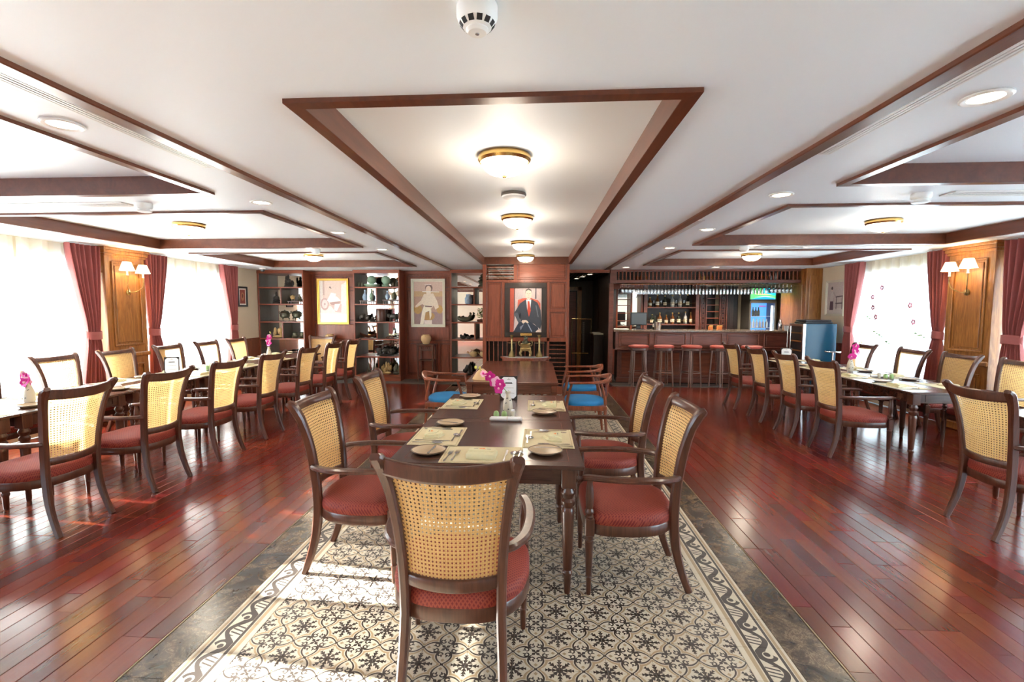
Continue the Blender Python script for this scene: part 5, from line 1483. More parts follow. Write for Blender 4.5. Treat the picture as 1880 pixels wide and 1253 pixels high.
picture('portrait', 'painted portrait of a seated person in dark suit and red tie', -.201, CY + .028, 1.495, .735, .955, .088, .03, 'dark_wood', [
    (None, (.70, .56, .50)), (FULL, (.66, .50, .46)), ([(-1, -1), (-.74, -1), (-.70, 1), (-1, 1)], (.52, .09, .05)), ([(-.74, -1), (-.66, -.2), (-.64, 1), (-.71, 1)], (.16, .11, .11)),
    ([(-.62, .5), (-.2, .5), (-.15, .95), (-.6, .95)], (.56, .45, .43)), ([(.55, .5), (.66, .5), (.66, 1), (.58, 1)], (.20, .16, .17)),
    ([(-.5, .1), (-.48, .45), (-.2, .52), (.3, .54), (.75, .44), (.9, .3), (.92, -.3), (-.5, -.3)], (.62, .12, .07)),
    ([(-.72, -.15), (-.35, .3), (.0, .47), (.4, .47), (.72, .33), (.92, 0), (.98, -.62), (.9, -.85), (.5, -.6), (-.3, -.5), (-.4, -.25), (-.25, -.05), (-.4, -.55)], (.055, .060, .075)),
    ([(-.78, -1), (-.4, -.52), (.2, -.48), (.75, -.75), (.85, -1)], (.035, .042, .065)), ([(-.72, -.15), (-.5, -.1), (-.3, -.52), (-.45, -.56)], (.10, .11, .13)),
    ([(0.02, .47), (.34, .47), (.3, .1), (.18, -.22), (.08, .1)], (.84, .82, .80)), ([(.12, .40), (.22, .40), (.32, -.02), (.2, -.30), (.11, -.02)], (.66, .08, .04)),
    (ellp(.17, .70, .19, .23), (.80, .60, .46)), ([(-.04, .72), (.0, .9), (.17, .965), (.34, .9), (.38, .72), (.33, .84), (.17, .90), (.02, .84)], (.12, .09, .08)),
    ([(.07, .74), (.14, .745), (.14, .73), (.07, .725)], (.14, .09, .08)), ([(.20, .745), (.28, .74), (.28, .725), (.2, .73)], (.14, .09, .08)), ([(.11, .575), (.23, .575), (.23, .56), (.11, .56)], (.56, .22, .18)), ([(.155, .73), (.185, .64), (.15, .63)], (.66, .46, .34)),
    ([(-.25, -.52), (-.2, -.44), (.05, -.44), (.2, -.55), (.1, -.58), (0, -.53), (-.15, -.6)], (.82, .64, .50)), ([(.62, -.95), (.75, -.86), (.98, -.92), (.98, -1), (.65, -1)], (.82, .64, .50)),
    ([(.1, -.6), (.16, -.6), (.42, -.95), (.36, -.96)], (.30, .33, .40)), ([(-.35, -.75), (-.1, -.62), (-.3, -.9)], (.24, .27, .34)), ([(.6, .2), (.66, .22), (.8, -.3), (.74, -.3)], (.16, .17, .20))], steps=1)
single('name_plate', 'small brass plate under the portrait', 'plaque', MB().cbox(-.10, .10, -.006, 0, -.022, .022, .003).mesh('name_plate', 'brass'), (-.19, CY - .004, 1.062))
# half-round altar shelf with offerings
hr = [(.45 * math.cos(PI + PI * k / 24), .34 * math.sin(PI + PI * k / 24)) for k in range(25)]
hi_ = [(x * .90, y * .88 - .005) for x, y in hr]
alt = [('top', MB().prism(hr, .645, .675).mesh('altar_top', 'red_wood')), ('marble_inset', MB().prism(hi_, .6755, .679).mesh('altar_inset', 'marble_white')),
       ('apron', MB().prism([(x * .93, y * .93) for x, y in hr], .58, .645).mesh('altar_apron', 'red_wood'))]
for x, y in ((-.40, -.04), (.40, -.04), (0, -.29)): alt.append(('leg', MB().tube(spline([(x, y, .60), (x * .97, y * .97, .4), (x * 1.0, y * 1.02, .2), (x * 1.05, y * 1.08, 0)], 4), .02, 10).mesh('altar_leg', 'red_wood')))
place('altar_table', 'half-round table with white marble inset before the cabinet', 'table', alt, (-.197, CY - .004, 0))
cs = [('stem', MB().lathe([(.062, 0), (.066, .006), (.056, .03), (.058, .036), (.045, .06), (.046, .066), (.030, .09), (.018, .12), (.021, .15), (.014, .17), (.018, .20), (.013, .23), (.017, .29), (.013, .31), (.017, .33), (.026, .355), (.036, .385), (.034, .386), (.014, .36), (.002, .36)], 20).mesh('candlestick_stem', 'old_brass')),
      ('drip_tray', MB().lathe([(.012, .236), (.09, .243), (.092, .249), (.012, .246)], 24).mesh('drip_tray', 'old_brass'))]
place('candlestick', 'tall aged brass candlestick left of the censer', 'candlestick', cs, (-.435, CY - .145, .679), 0, 'brass candlesticks')
place('candlestick', 'tall aged brass candlestick right of the censer', 'candlestick', cs, (.045, CY - .145, .679), 0, 'brass candlesticks')
cn = [('bowl', MB().cbox(-.095, .095, -.06, .06, .085, .150, .014).cbox(-.078, .078, -.05, .05, .145, .205, .010).cbox(-.088, .088, -.056, .056, .200, .218, .006).mesh('censer_bowl', 'old_brass'))]
for sx in (-1, 1):
    cn.append(('ear', MB().tube(spline([(sx * .078, 0, .17), (sx * .115, 0, .20), (sx * .11, 0, .25), (sx * .085, 0, .26)], 4), .011, 8).mesh('censer_ear', 'old_brass')))
    for sy in (-1, 1): cn.append(('foot', MB().tube(spline([(sx * .07, sy * .04, .09), (sx * .095, sy * .05, .05), (sx * .075, sy * .045, .0)], 4), [.024, .023, .022, .021, .02, .019, .018, .018, .018], 8).mesh('censer_foot', 'old_brass')))
cn.append(('lid', MB().lathe([(.062, .216), (.07, .225), (.055, .255), (.03, .275), (.002, .28)], 16).ell(0, 0, .30, .035, .026, .030, 10, 6).ell(-.012, -.018, .335, .022, .020, .022, 8, 6).ell(.03, .01, .315, .012, .012, .03, 8, 6).mesh('censer_lid', 'bronze')))
place('incense_censer', 'square aged brass incense censer with beast on lid', 'censer', cn, (-.195, CY - .15, .698))
# ------------------------------------------------------------------ bar
BY = 9.97
bar = tag(ob('bar_counter', None), 'mahogany bar counter with raised panels and louvred front', 'bar counter')
ob('upper_body', MB().cbox(1.60, 5.16, BY, 10.45, .70, 1.058, .004).mesh('bar_upper', 'bar'), bar)
ob('lower_body', MB().cbox(1.66, 5.16, BY + .12, 10.45, .012, .70, .004).mesh('bar_lower', 'bar'), bar)
ob('ledge', MB().cbox(1.585, 5.16, BY - .02, 10.45, .690, .712, .005).mesh('bar_ledge', 'bar'), bar)
ob('kick_board', MB().cbox(1.64, 5.16, BY + .09, BY + .125, .012, .11, .004).mesh('bar_kick', 'bar'), bar)
for k in range(5):
    a = 1.665 + .715 * k; b = min(a + .625, 5.12)
    p = ob('raised_panel', MB().cbox(a + .045, b - .045, BY - .012, BY, .795, .985, .009).mesh('bar_panel', 'bar'), bar)
    m = MB(); t = .016
    for q in ((a, b, .745, .745 + t), (a, b, 1.020, 1.020 + t), (a, a + t, .745 + t, 1.020), (b - t, b, .745 + t, 1.020)): m.cbox(q[0], q[1], BY - .026, BY, q[2], q[3], .007)
    ob('panel_moulding', m.mesh('bar_moulding', 'cabinet_h'), p)
    a += .05; b -= .05; y = BY + .12
    f = MB()
    for q in ((a, b, .13, .165), (a, b, .63, .665), (a, a + .035, .165, .63), (b - .035, b, .165, .63)): f.cbox(q[0], q[1], y - .016, y, q[2], q[3], .003)
    p = ob('louvre_frame', f.mesh('louvre_frame', 'bar'), bar)
    s = MB(); n = 20
    for j in range(n):
        z = .172 + (.458 / n) * j; s.add([(a + .035, y - .002, z + .017), (b - .035, y - .002, z + .017), (b - .035, y - .014, z), (a + .035, y - .014, z), (a + .035, y - .002, z + .013), (b - .035, y - .002, z + .013), (b - .035, y - .014, z - .004), (a + .035, y - .014, z - .004)],
                                                                              [(0, 1, 2, 3), (7, 6, 5, 4), (3, 2, 6, 7)])
    tag(ob('louvre_slats', s.mesh('louvre_slats', 'cabinet_h', False), p), kind='stuff')
ob('drawer_front', MB().cbox(1.592, 1.60, BY + .04, BY + .40, .76, .88, .002).cbox(1.592, 1.60, BY + .04, BY + .40, .90, 1.03, .002).mesh('bar_end_panels', 'bar'), bar)
single('bar_worktop', 'polished brown granite worktop running along the bar', 'worktop', MB().cbox(1.555, 5.18, BY - .055, 10.52, 1.059, 1.098, .008).mesh('bar_worktop', 'granite_top'))
can = tag(ob('bar_canopy', None), 'mahogany canopy with a row of turned spindles above the bar', 'canopy')
ob('lower_beam', MB().cbox(1.47, 5.185, BY - .02, BY + .06, 2.045, 2.105, .004).mesh('canopy_beam', 'bar'), can)
ob('upper_beam', MB().cbox(1.47, 5.185, BY - .02, BY + .06, 2.275, ZC - .003, .004).mesh('canopy_upper', 'bar'), can)
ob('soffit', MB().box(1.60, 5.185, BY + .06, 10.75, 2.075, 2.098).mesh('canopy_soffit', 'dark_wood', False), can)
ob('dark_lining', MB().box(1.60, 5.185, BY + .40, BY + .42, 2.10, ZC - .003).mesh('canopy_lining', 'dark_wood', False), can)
ob('end_block', MB().cbox(1.47, 1.60, BY - .025, BY + .07, 2.04, ZC - .003, .004).mesh('canopy_block', 'bar'), can)
ob('post', MB().cbox(1.458, 1.548, BY + .0, BY + .11, .012, 2.045, .005).mesh('canopy_post', 'bar'), can)
c_sp = MB().lathe([(.014, 0), (.014, .02), (.018, .028), (.011, .04), (.016, .08), (.012, .105), (.017, .115), (.011, .13), (.015, .15), (.018, .155), (.014, .165), (.014, .172)], 10).mesh('canopy_spindle', 'cabinet')
for k in range(47): ob('spindle', c_sp, can, (1.645 + .0757 * k, BY + .018, 2.104))
for i, (x, c_) in enumerate(((2.05, 'whisky'), (2.12, 'whisky'), (2.22, 'whisky'), (3.30, 'whisky'), (3.37, 'gold_cap'), (3.44, 'whisky'), (3.53, 'whisky'), (4.52, 'whisky'), (4.60, 'whisky'), (4.68, 'clear_bottle'), (4.78, 'clear_bottle'))):
    single('stored_bottle', 'small bottle stored behind the canopy spindles, %s from the left' % ORD[i], 'bottle', MB().lathe([(.028, 0), (.03, .01), (.03, .08), (.012, .11), (.011, .145), (.002, .147)], 12).mesh('stored_bottle', c_), (x, BY + .16, 2.0985), 0, 'bottles above the canopy')
# glass rack
rk = tag(ob('glass_rack', None), 'brass hanging rack for stemware under the canopy', 'rack')
for y in (BY + .10, BY + .16, BY + .28, BY + .34): ob('rail', MB().tube([(1.70, y, 2.030), (5.12, y, 2.030)], .005, 6).mesh('rack_rail', 'brass'), rk)
for k in range(26): ob('hanger', MB().box(1.72 + .135 * k, 1.728 + .135 * k, BY + .0925, BY + .0955, 2.034, 2.0745).box(1.72 + .135 * k, 1.728 + .135 * k, BY + .3445, BY + .3475, 2.034, 2.0745).mesh('rack_hanger', 'brass', False), rk)
flute = MB().lathe([(.030, 0), (.031, -.003), (.005, -.008), (.0035, -.02), (.0035, -.085), (.010, -.095), (.021, -.115), (.024, -.15), (.021, -.215), (.0195, -.215), (.0225, -.15), (.0195, -.117), (.002, -.10)], 12).mesh('flute', 'glass')
wine = MB().lathe([(.033, 0), (.034, -.003), (.005, -.008), (.0035, -.02), (.0035, -.075), (.015, -.085), (.037, -.115), (.041, -.145), (.033, -.19), (.0315, -.19), (.0392, -.145), (.035, -.117), (.002, -.09)], 14).mesh('wine_glass', 'glass')
gz = 2.042
def nth(k): return '%d%s' % (k, 'th' if 10 < k % 100 < 14 else {1: 'st', 2: 'nd', 3: 'rd'}.get(k % 10, 'th'))
puck = [('housing', MB().lathe([(.034, 0), (.036, -.010), (.030, -.014)], 20, cap=False).mesh('puck_housing', 'steel')), ('lens', MB().lathe([(.030, -.008), (.028, -.013), (.002, -.014)], 20).mesh('puck_lens', 'down_glass'))]
for k in range(5):
    e_ = place('puck_light', 'small puck light under the bar canopy, %s from left' % ORD[k], 'lamp', puck, (1.95 + .72 * k, BY + .62, 2.0745), 0, 'puck lights under the canopy')
    lamp(e_, 'SPOT', (0, 0, -.03), 28, size=.04, spot=135)
for j, y in enumerate((BY + .13, BY + .31)):
    for k in range(38):
        single('champagne_flute', 'champagne flute in the %s row of the bar rack, %s from left' % (('front', 'back')[j], nth(k + 1)), 'glass', flute, (2.06 + .0685 * k, y, gz), 0, 'hanging champagne flutes')
    for k in range(6): single('wine_glass', 'round wine glass at the right rack end, %s row, %s from left' % (('front', 'back')[j], nth(k + 1)), 'glass', wine, (4.70 + .076 * k, y, gz), 0, 'hanging wine glasses on the right')
    for k in range(4): single('wine_glass', 'round wine glass at the left rack end, %s row, %s from left' % (('front', 'back')[j], nth(k + 1)), 'glass', wine, (1.74 + .078 * k, y, gz), 0, 'hanging wine glasses on the left')

# back of the bar
struct('wall_bar', MB().box(1.46, XR, 11.60, 11.75, 0, 2.6).mesh('wall_bar', 'cream_wall', False))
YB2 = 11.28
bb = tag(ob('bottle_shelf', None), 'dark open shelf of bottles behind the bar', 'shelf unit')
for x0, x1 in ((2.44, 2.52), (3.60, 3.68)): ob('upright', MB().cbox(x0, x1, YB2, 11.59, 0, 2.2, .004).mesh('bottle_upright', 'bar'), bb)
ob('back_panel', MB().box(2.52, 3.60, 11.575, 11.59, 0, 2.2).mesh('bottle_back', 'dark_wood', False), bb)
for z in (.80, 1.155, 1.545, 1.93): ob('shelf', MB().cbox(2.52, 3.60, YB2 + .005, 11.575, z, z + .028, .003).mesh('bottle_shelf_board', 'bar'), bb)
for z in (1.26, 1.655): ob('guard_rail', MB().tube([(2.52, YB2 + .02, z), (3.60, YB2 + .02, z)], .004, 6).mesh('guard_rail', 'brass'), bb)
def bottle(label, x, z, r, h, mat, capm='gold_cap'):
    p = [('glass_body', MB().lathe([(r * .9, 0), (r, .006), (r, h * .55), (r * .8, h * .63), (r * .34, h * .74), (r * .30, h * .95), (r * .34, h * .955), (.002, h * .96)], 16).mesh('bottle_body', mat)),
         ('label', MB().lathe([(r * .98, h * .14), (r * 1.02, h * .145), (r * 1.02, h * .42), (r * .98, h * .425)], 16).mesh('bottle_label', 'label_cream')),
         ('cap', MB().lathe([(r * .36, h * .90), (r * .38, h * .905), (r * .38, h), (.002, h * 1.003)], 12).mesh('bottle_cap', capm))]
    place('spirit_bottle', label, 'bottle', p, (x, YB2 + .12, z), 0, 'spirit bottles behind the bar')
for i, (x, r, h, mt) in enumerate(((2.60, .045, .22, 'whisky'), (2.77, .042, .28, 'whisky'), (2.94, .038, .26, 'dark_bottle'), (3.11, .044, .27, 'clear_bottle'), (3.28, .042, .29, 'clear_bottle'), (3.45, .038, .29, 'dark_bottle'))):
    bottle('labelled spirit bottle on the upper bar shelf, %s from the left' % ORD[i], x, 1.574, r, h, mt)
for i, x in enumerate((2.685, 2.855, 3.195, 3.37)):
    single('stem_glass', 'small stem glass between bottles on upper bar shelf, %s from left' % ORD[i], 'glass', MB().lathe([(.026, 0), (.004, .006), (.0035, .07), (.022, .10), (.024, .15), (.022, .15), (.02, .10), (.002, .08)], 12).mesh('stem_glass', 'glass'), (x, YB2 + .12, 1.574), 0, 'stem glasses on the bar shelf')
for i, (x, r, h, mt) in enumerate(((2.66, .045, .22, 'dark_bottle'), (2.83, .048, .26, 'whisky'), (2.98, .036, .21, 'whisky'), (3.12, .042, .26, 'whisky'), (3.26, .038, .26, 'dark_bottle'), (3.41, .038, .28, 'clear_bottle'), (3.53, .035, .27, 'whisky'))):
    bottle('labelled spirit bottle on the lower bar shelf, %s from the left' % ORD[i], x, 1.184, r, h, mt)
# glass-fronted cupboard on the left, reflecting the room
cb = tag(ob('mirror_cupboard', None), 'mahogany mirrored cupboard with shelves behind the bar, far left', 'cupboard')
ob('mirror', MB().box(1.72, 2.42, 11.57, 11.59, .9, 2.0).mesh('cupboard_mirror', 'mirror', False), cb)
for x in (1.66, 1.84, 2.17, 2.41): ob('stile', MB().cbox(x - .02, x + .02, YB2 + .06, 11.57, .0, 2.05, .003).mesh('cupboard_stile', 'cabinet'), cb)
ob('head', MB().cbox(1.62, 2.44, YB2 + .05, 11.59, 1.98, 2.2, .004).mesh('cupboard_head', 'cabinet_h'), cb)
for z in (1.10, 1.24, 1.42, 1.60, 1.74): ob('shelf', MB().box(1.86, 2.15, YB2 + .10, 11.57, z, z + .014).mesh('cupboard_shelf', 'cabinet_h', False), cb)
ob('base', MB().cbox(1.62, 2.44, YB2 + .05, 11.57, 0, 1.02, .004).mesh('cupboard_base', 'bar'), cb)
# fretwork screens and ladder shelf
def fret(label, x0, x1):
    e = tag(ob('fretwork_screen', None), label, 'screen', 'fretwork screens')
    f = MB().cbox(x0, x0 + .022, YB2, YB2 + .03, .8, 2.05, .002).cbox(x1 - .022, x1, YB2, YB2 + .03, .8, 2.05, .002)
    ob('frame', f.mesh('fret_frame', 'bar'), e)
    m = MB(); c = (x0 + x1) / 2; w = (x1 - x0) / 2 - .022
    for k in range(11):
        z = .84 + .112 * k
        for q in ((c - w, c + w, z, z + .010), (c - w * .6, c - w * .6 + .010, z, z + .112), (c + w * .6 - .01, c + w * .6, z, z + .112), (c - w * .6, c + w * .6, z + .05, z + .060), (c - .005, c + .005, z + .05, z + .112)): m.box(q[0], q[1], YB2 + .006, YB2 + .02, q[2], q[3])
    ob('lattice', m.mesh('fret_lattice', 'bar', False), e)
    ob('backing', MB().box(x0, x1, YB2 + .05, YB2 + .06, .8, 2.05).mesh('fret_backing', 'dark_wood', False), e)
fret('dark fretwork screen left of the ladder shelf behind the bar', 3.70, 3.85)
fret('dark fretwork screen right of the ladder shelf behind the bar', 4.13, 4.30)
ls = tag(ob('ladder_shelf', None), 'dark ladder shelf between the fretwork screens', 'shelf unit')
for z in (.86, 1.01, 1.16, 1.31, 1.46, 1.61, 1.76): ob('shelf', MB().box(3.86, 4.12, YB2 + .01, 11.57, z, z + .016).mesh('ladder_board', 'cabinet_h', False), ls)
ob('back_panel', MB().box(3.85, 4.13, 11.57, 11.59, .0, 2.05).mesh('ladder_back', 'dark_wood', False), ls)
single('dark_doorway', 'dark panel door beside the drinks fridge', 'door', MB().cbox(4.31, 4.36, 11.3, 11.58, 0, 2.05, .004).cbox(4.36, 4.62, 11.50, 11.58, 0, 2.05, .004).cbox(4.36, 4.44, 11.3, 11.36, 0, 2.05, .004).mesh('dark_doorway', 'dark_wood'))
# drinks fridge
fx0, fx1, fy = 4.72, 5.30, 11.15
df = tag(ob('drinks_fridge', None), 'upright drinks fridge with blue-lit glass door and green header', 'fridge')
cas = MB().box(fx0, fx0 + .03, fy, 11.58, 0, 2.02).box(fx1 - .03, fx1, fy, 11.58, 0, 2.02).box(fx0, fx1, fy, 11.58, 0, .30).box(fx0, fx1, fy, 11.58, 1.99, 2.02).box(fx0, fx1, 11.55, 11.58, .3, 2.02).box(fx0, fx1, fy, 11.58, 1.70, 1.74)
ob('casing', cas.mesh('fridge_casing', 'grey_back', False), df)
ob('lining', MB().box(fx0 + .03, fx1 - .03, 11.53, 11.55, .3, 1.70).mesh('fridge_lining', 'fridge_in', False), df)
hd = MB(); hw = fx1 - fx0
hd.flat([(fx0 + .02, 1.745), (fx1 - .02, 1.745), (fx1 - .02, 1.985), (fx0 + .02, 1.985)], fy - .002, (.10, .62, .16))
hd.flat([(fx0 + .02, 1.745), (fx0 + .32, 1.80), (fx1 - .02, 1.76), (fx1 - .02, 1.745)], fy - .0024, (.02, .30, .62))
hd.flat([(fx0 + .10, 1.79), (fx0 + .36, 1.82), (fx1 - .02, 1.785), (fx0 + .36, 1.80)], fy - .0027, (.55, .85, .90))
hd.flat([(fx0 + .27, 1.86), (fx1 - .02, 1.83), (fx1 - .02, 1.985), (fx0 + .30, 1.985)], fy - .0027, (.02, .55, .72))
hd.flat([(fx0 + .05, 1.86), (fx0 + .25, 1.84), (fx0 + .50, 1.84), (fx0 + .2, 1.89)], fy - .003, (.62, .82, .22))
ob('header_sign', hd.mesh('header_sign', 'lit_print', False), df)
dr = MB()
for q in ((fx0, fx1, .30, .35), (fx0, fx1, 1.66, 1.70), (fx0, fx0 + .035, .35, 1.66), (fx1 - .035, fx1, .35, 1.66)): dr.cbox(q[0], q[1], fy - .03, fy, q[2], q[3], .004)
dd = ob('door', dr.mesh('fridge_door', 'grey_back'), df)
ob('glass_pane', MB().box(fx0 + .035, fx1 - .035, fy - .018, fy - .012, .35, 1.66).mesh('fridge_glass', 'pane', False), dd)
ob('door_lettering', MB().box(fx0 + .20, fx0 + .36, fy - .021, fy - .0185, 1.585, 1.60).mesh('door_lettering', 'magenta', False), dd)
ob('light_tube', MB().box(fx1 - .085, fx1 - .055, fy + .02, fy + .05, .36, 1.60).mesh('light_tube', 'cool_lit', False), df)
ob('light_tube', MB().box(fx0 + .036, fx0 + .05, fy + .02, fy + .05, .36, 1.64).mesh('light_tube_b', 'cool_lit', False), df)
for z in (.62, .90, 1.10, 1.36): ob('wire_shelf', MB().box(fx0 + .035, fx1 - .035, fy + .03, 11.52, z, z + .010).mesh('wire_shelf', 'white', False), df)
k_ = 0
for z, row in ((1.372, ((.13, 'dark_bottle'), (.19, 'dark_bottle'), (.25, 'dark_bottle'))), (1.112, ((.08, 'clear_bottle'), (.15, 'clear_bottle'), (.22, 'clear_bottle'), (.29, 'clear_bottle'), (.36, 'clear_bottle'), (.43, 'clear_bottle')))):
    for dx, mt in row:
        single('chilled_bottle', 'bottle inside the blue-lit fridge, %s counted from the top left' % ORD[k_], 'bottle', MB().lathe([(.026, 0), (.028, .01), (.028, .11), (.012, .15), (.012, .20), (.002, .202)], 12).mesh('chilled_bottle', mt), (fx0 + dx, fy + .10, z), 0, 'bottles in the drinks fridge'); k_ += 1
# oak end wall of the bar
ew = tag(ob('oak_end_panel', None), 'oak panelled end wall at the right of the bar', 'panelling')
ob('cladding', MB().cbox(5.20, XR - .002, 9.78, 10.75, 0, ZC - .002, .004).mesh('end_cladding', 'oak'), ew)
ob('raised_panel', MB().cbox(5.255, 5.44, 9.768, 9.78, 1.0, 2.18, .008).mesh('end_panel', 'oak'), ew)
ob('raised_panel', MB().cbox(5.188, 5.20, 9.90, 10.62, 1.2, 2.0, .008).mesh('end_panel_b', 'oak'), ew)
# things on the bar
TB = 1.0982
place('till_screen', 'dark flat till screen on the left of the bar', 'monitor', [
    ('housing', MB().cbox(-.17, .17, .0, .04, .085, .355, .008).mesh('till_housing', 'black')), ('screen', MB().box(-.15, .15, -.002, 0.0, .108, .335).mesh('till_display', 'screen', False)),
    ('stand', MB().cbox(-.045, .045, .02, .07, .01, .10, .006).mesh('till_stand', 'black')), ('foot', MB().lathe([(.12, 0), (.12, .010), (.03, .018)], 20).mesh('till_foot', 'black'))], (2.13, 10.30, TB))
place('ice_bucket', 'shiny glass ice bucket right of the till screen', 'bucket', [
    ('bucket', MB().lathe([(.06, 0), (.065, .005), (.078, .15), (.080, .155), (.074, .155), (.058, .012), (.002, .010)], 24).mesh('ice_bucket_body', 'steel')),
    ('handle', MB().tube([(-.078, 0, .13), (-.095, 0, .10), (-.075, 0, .07)], .006, 8).mesh('bucket_handle', 'steel'))], (2.50, 10.22, TB))
place('bottle_in_bucket', 'dark bottle standing behind the ice bucket', 'bottle', [('glass_body', MB().lathe([(.04, 0), (.042, .005), (.042, .16), (.016, .22), (.014, .28), (.002, .282)], 16).mesh('bucket_bottle', 'dark_bottle')), ('label', MB().lathe([(.0425, .05), (.043, .051), (.043, .11), (.0425, .111)], 16).mesh('bucket_bottle_label', 'label_cream'))], (2.48, 10.38, TB))
single('paper_stack', 'small stack of white papers at the left end of the bar', 'paper', MB().cbox(-.14, .14, -.08, .08, 0, .022, .002).mesh('paper_stack', 'paper'), (1.74, 10.13, TB))
place('cocktail_shaker', 'polished steel cocktail shaker at the right end of the bar', 'shaker', [
    ('body', MB().lathe([(.038, 0), (.04, .004), (.046, .12), (.044, .13), (.03, .17), (.022, .178)], 20).mesh('shaker_cup', 'steel')), ('cap', MB().lathe([(.023, .176), (.023, .20), (.015, .215), (.002, .218)], 16).mesh('shaker_cap', 'steel'))], (4.90, 10.10, TB))
single('white_mug', 'white mug beside the cocktail shaker', 'mug', MB().lathe([(.035, 0), (.038, .004), (.04, .09), (.037, .09), (.034, .01), (.002, .009)], 18).tube([(.039, 0, .07), (.062, 0, .06), (.060, 0, .03), (.038, 0, .02)], .005, 6).mesh('white_mug', 'white'), (5.03, 10.12, TB))
place('snack_box', 'orange snack box on the bar, left of two', 'box', [('carton', MB().cbox(-.04, .04, -.03, .03, 0, .07, .002).mesh('snack_carton', 'orange')), ('flap', MB().box(-.04, .04, -.031, -.029, .07, .09).mesh('snack_flap', 'gold_cap', False))], (3.62, 10.36, TB), 0, 'snack boxes')
place('snack_box', 'orange snack box on the bar, right of two', 'box', [('carton', MB().cbox(-.05, .05, -.03, .03, 0, .075, .002).mesh('snack_carton_b', 'orange')), ('flap', MB().box(-.05, .05, -.031, -.029, .075, .09).mesh('snack_flap_b', 'gold_cap', False))], (3.80, 10.36, TB), 0, 'snack boxes')
# wine cooler and tray
wx0, wx1, wy0, wy1, wz = 4.74, 5.32, 8.95, 9.42, 1.262
wc = tag(ob('wine_cooler', None), 'wine cooler with blue lacquered side and steel-edged door', 'wine cooler')
ob('cabinet', MB().cbox(wx0 + .05, wx1, wy0, wy1, .03, wz, .006).mesh('cooler_cabinet', 'fridge_blue'), wc)
ob('plinth', MB().cbox(wx0 + .07, wx1 - .02, wy0 + .02, wy1 - .02, 0, .032, .002).mesh('cooler_plinth', 'black'), wc)
dm = MB()
for q in ((wy0 - .002, wy1 + .002, .04, .10), (wy0 - .002, wy1 + .002, wz - .05, wz), (wy0 - .002, wy0 + .045, .10, wz - .05), (wy1 - .045, wy1 + .002, .10, wz - .05)): dm.cbox(wx0, wx0 + .05, q[0], q[1], q[2], q[3], .004)
d_ = ob('door', dm.mesh('cooler_door', 'steel'), wc)
ob('glass_pane', MB().box(wx0 + .02, wx0 + .03, wy0 + .045, wy1 - .045, .10, wz - .05).mesh('cooler_glass', 'black', False), d_)
ob('handle', MB().tube([(wx0 - .04, wy1 - .02, .45), (wx0 - .04, wy1 - .02, 1.15)], .012, 10).tube([(wx0, wy1 - .02, .5), (wx0 - .04, wy1 - .02, .5)], .008, 8).tube([(wx0, wy1 - .02, 1.1), (wx0 - .04, wy1 - .02, 1.1)], .008, 8).mesh('cooler_handle', 'steel'), d_)
for z in (.25, .42, .59, .76, .93, 1.08): ob('shelf_edge', MB().box(wx0 + .014, wx0 + .020, wy0 + .05, wy1 - .05, z, z + .022).mesh('cooler_shelf', 'oak', False), wc)
single('black_tray', 'thick black serving tray on top of the wine cooler', 'tray', MB().cbox(-.24, .24, -.19, .19, 0, .035, .012).cbox(-.225, .225, -.175, .175, .035, .07, .012).mesh('black_tray', 'black'), (wx0 + .30, wy0 + .24, wz))
place('side_stand', 'small round-topped stand between wine cooler and curtain', 'stand', [
    ('top', MB().lathe([(.12, .80), (.125, .81), (.12, .82)], 24).mesh('side_stand_top', 'steel')), ('pole', MB().lathe([(.014, .02), (.014, .80)], 12).mesh('side_stand_pole', 'steel')), ('foot', MB().lathe([(.13, 0), (.13, .012), (.02, .03)], 24).mesh('side_stand_foot', 'steel'))], (4.97, 8.45, 0))

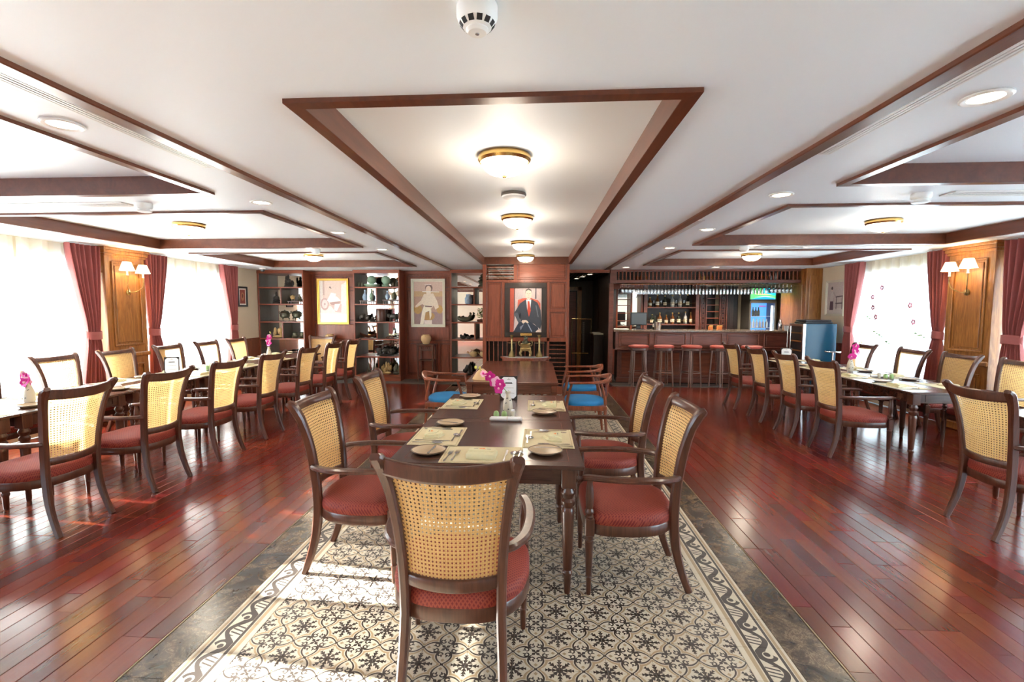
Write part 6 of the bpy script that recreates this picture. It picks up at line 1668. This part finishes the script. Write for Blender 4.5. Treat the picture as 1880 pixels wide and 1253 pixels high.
# ------------------------------------------------------------------ corridor beside the cabinet
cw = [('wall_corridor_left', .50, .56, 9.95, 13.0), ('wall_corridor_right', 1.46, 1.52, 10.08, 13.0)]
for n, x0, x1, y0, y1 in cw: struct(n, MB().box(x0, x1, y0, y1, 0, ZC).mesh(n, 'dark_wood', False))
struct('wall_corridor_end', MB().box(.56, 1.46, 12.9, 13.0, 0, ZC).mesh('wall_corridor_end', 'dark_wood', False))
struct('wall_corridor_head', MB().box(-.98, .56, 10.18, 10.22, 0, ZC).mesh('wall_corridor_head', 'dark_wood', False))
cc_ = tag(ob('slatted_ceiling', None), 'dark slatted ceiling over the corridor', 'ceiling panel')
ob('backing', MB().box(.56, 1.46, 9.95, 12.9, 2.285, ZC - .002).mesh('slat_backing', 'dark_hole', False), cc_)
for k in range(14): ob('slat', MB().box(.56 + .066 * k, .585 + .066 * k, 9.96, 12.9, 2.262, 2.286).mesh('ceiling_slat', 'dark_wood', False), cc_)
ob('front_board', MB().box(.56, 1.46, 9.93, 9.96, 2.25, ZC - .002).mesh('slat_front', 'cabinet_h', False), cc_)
for i, (x, y) in enumerate(((1.12, 10.5), (1.03, 11.2), (.95, 11.9))): lamp(place('downlight', 'warm downlight in the dark corridor ceiling, %s from the room' % ORD[i], 'downlight', down_parts, (x, y, 2.262), 0, 'recessed downlights'), 'SPOT', (0, 0, -.02), 5, size=.05, spot=110)
dg = tag(ob('door_1', None), kind='structure')
ob('door_leaf', MB().cbox(.62, 1.02, 12.84, 12.90, 0, 1.98, .004).mesh('corridor_door', 'bar'), dg)
ob('door_frame', MB().box(1.05, 1.16, 12.80, 12.90, 0, 2.10).box(.56, 1.16, 12.80, 12.90, 2.0, 2.10).mesh('corridor_door_frame', 'oak'), dg)
bg = MB(); y = 11.0
for a, b in (((.79, .50), (.79, 1.296)), ((.79, 1.296), (1.22, 1.296)), ((1.22, 1.296), (1.22, .98)), ((1.0, 1.296), (1.0, .48)), ((.79, .52), (1.16, .52))): bg.tube([(a[0], y, a[1]), (b[0], y, b[1])], .009, 8)
gt = tag(ob('brass_stand', None), 'thin brass frame stand with leather strap in the dark corridor', 'stand')
ob('frame', bg.mesh('brass_stand_frame', 'brass'), gt)
st = MB()
for k in range(15): st.box(1.03, 1.07, y - .004, y + .004, .55 + .046 * k, .585 + .046 * k)
ob('strap', st.mesh('brass_stand_strap', 'grey_back', False), gt)
ob('foot', MB().tube([(.79, y, .5), (.79, y, 0)], .009, 8).tube([(1.0, y, .5), (1.0, y, 0)], .009, 8).mesh('brass_stand_foot', 'black'), gt)
ct = tag(ob('service_counter', None), 'small dark service counter with pale top in the corridor', 'counter')
ob('worktop', MB().cbox(1.236, 1.455, 10.7, 11.4, .955, .985, .004).mesh('service_top', 'ceramic'), ct)
ob('base', MB().box(1.25, 1.455, 10.74, 11.38, 0, .955).mesh('service_base', 'dark_wood', False), ct)
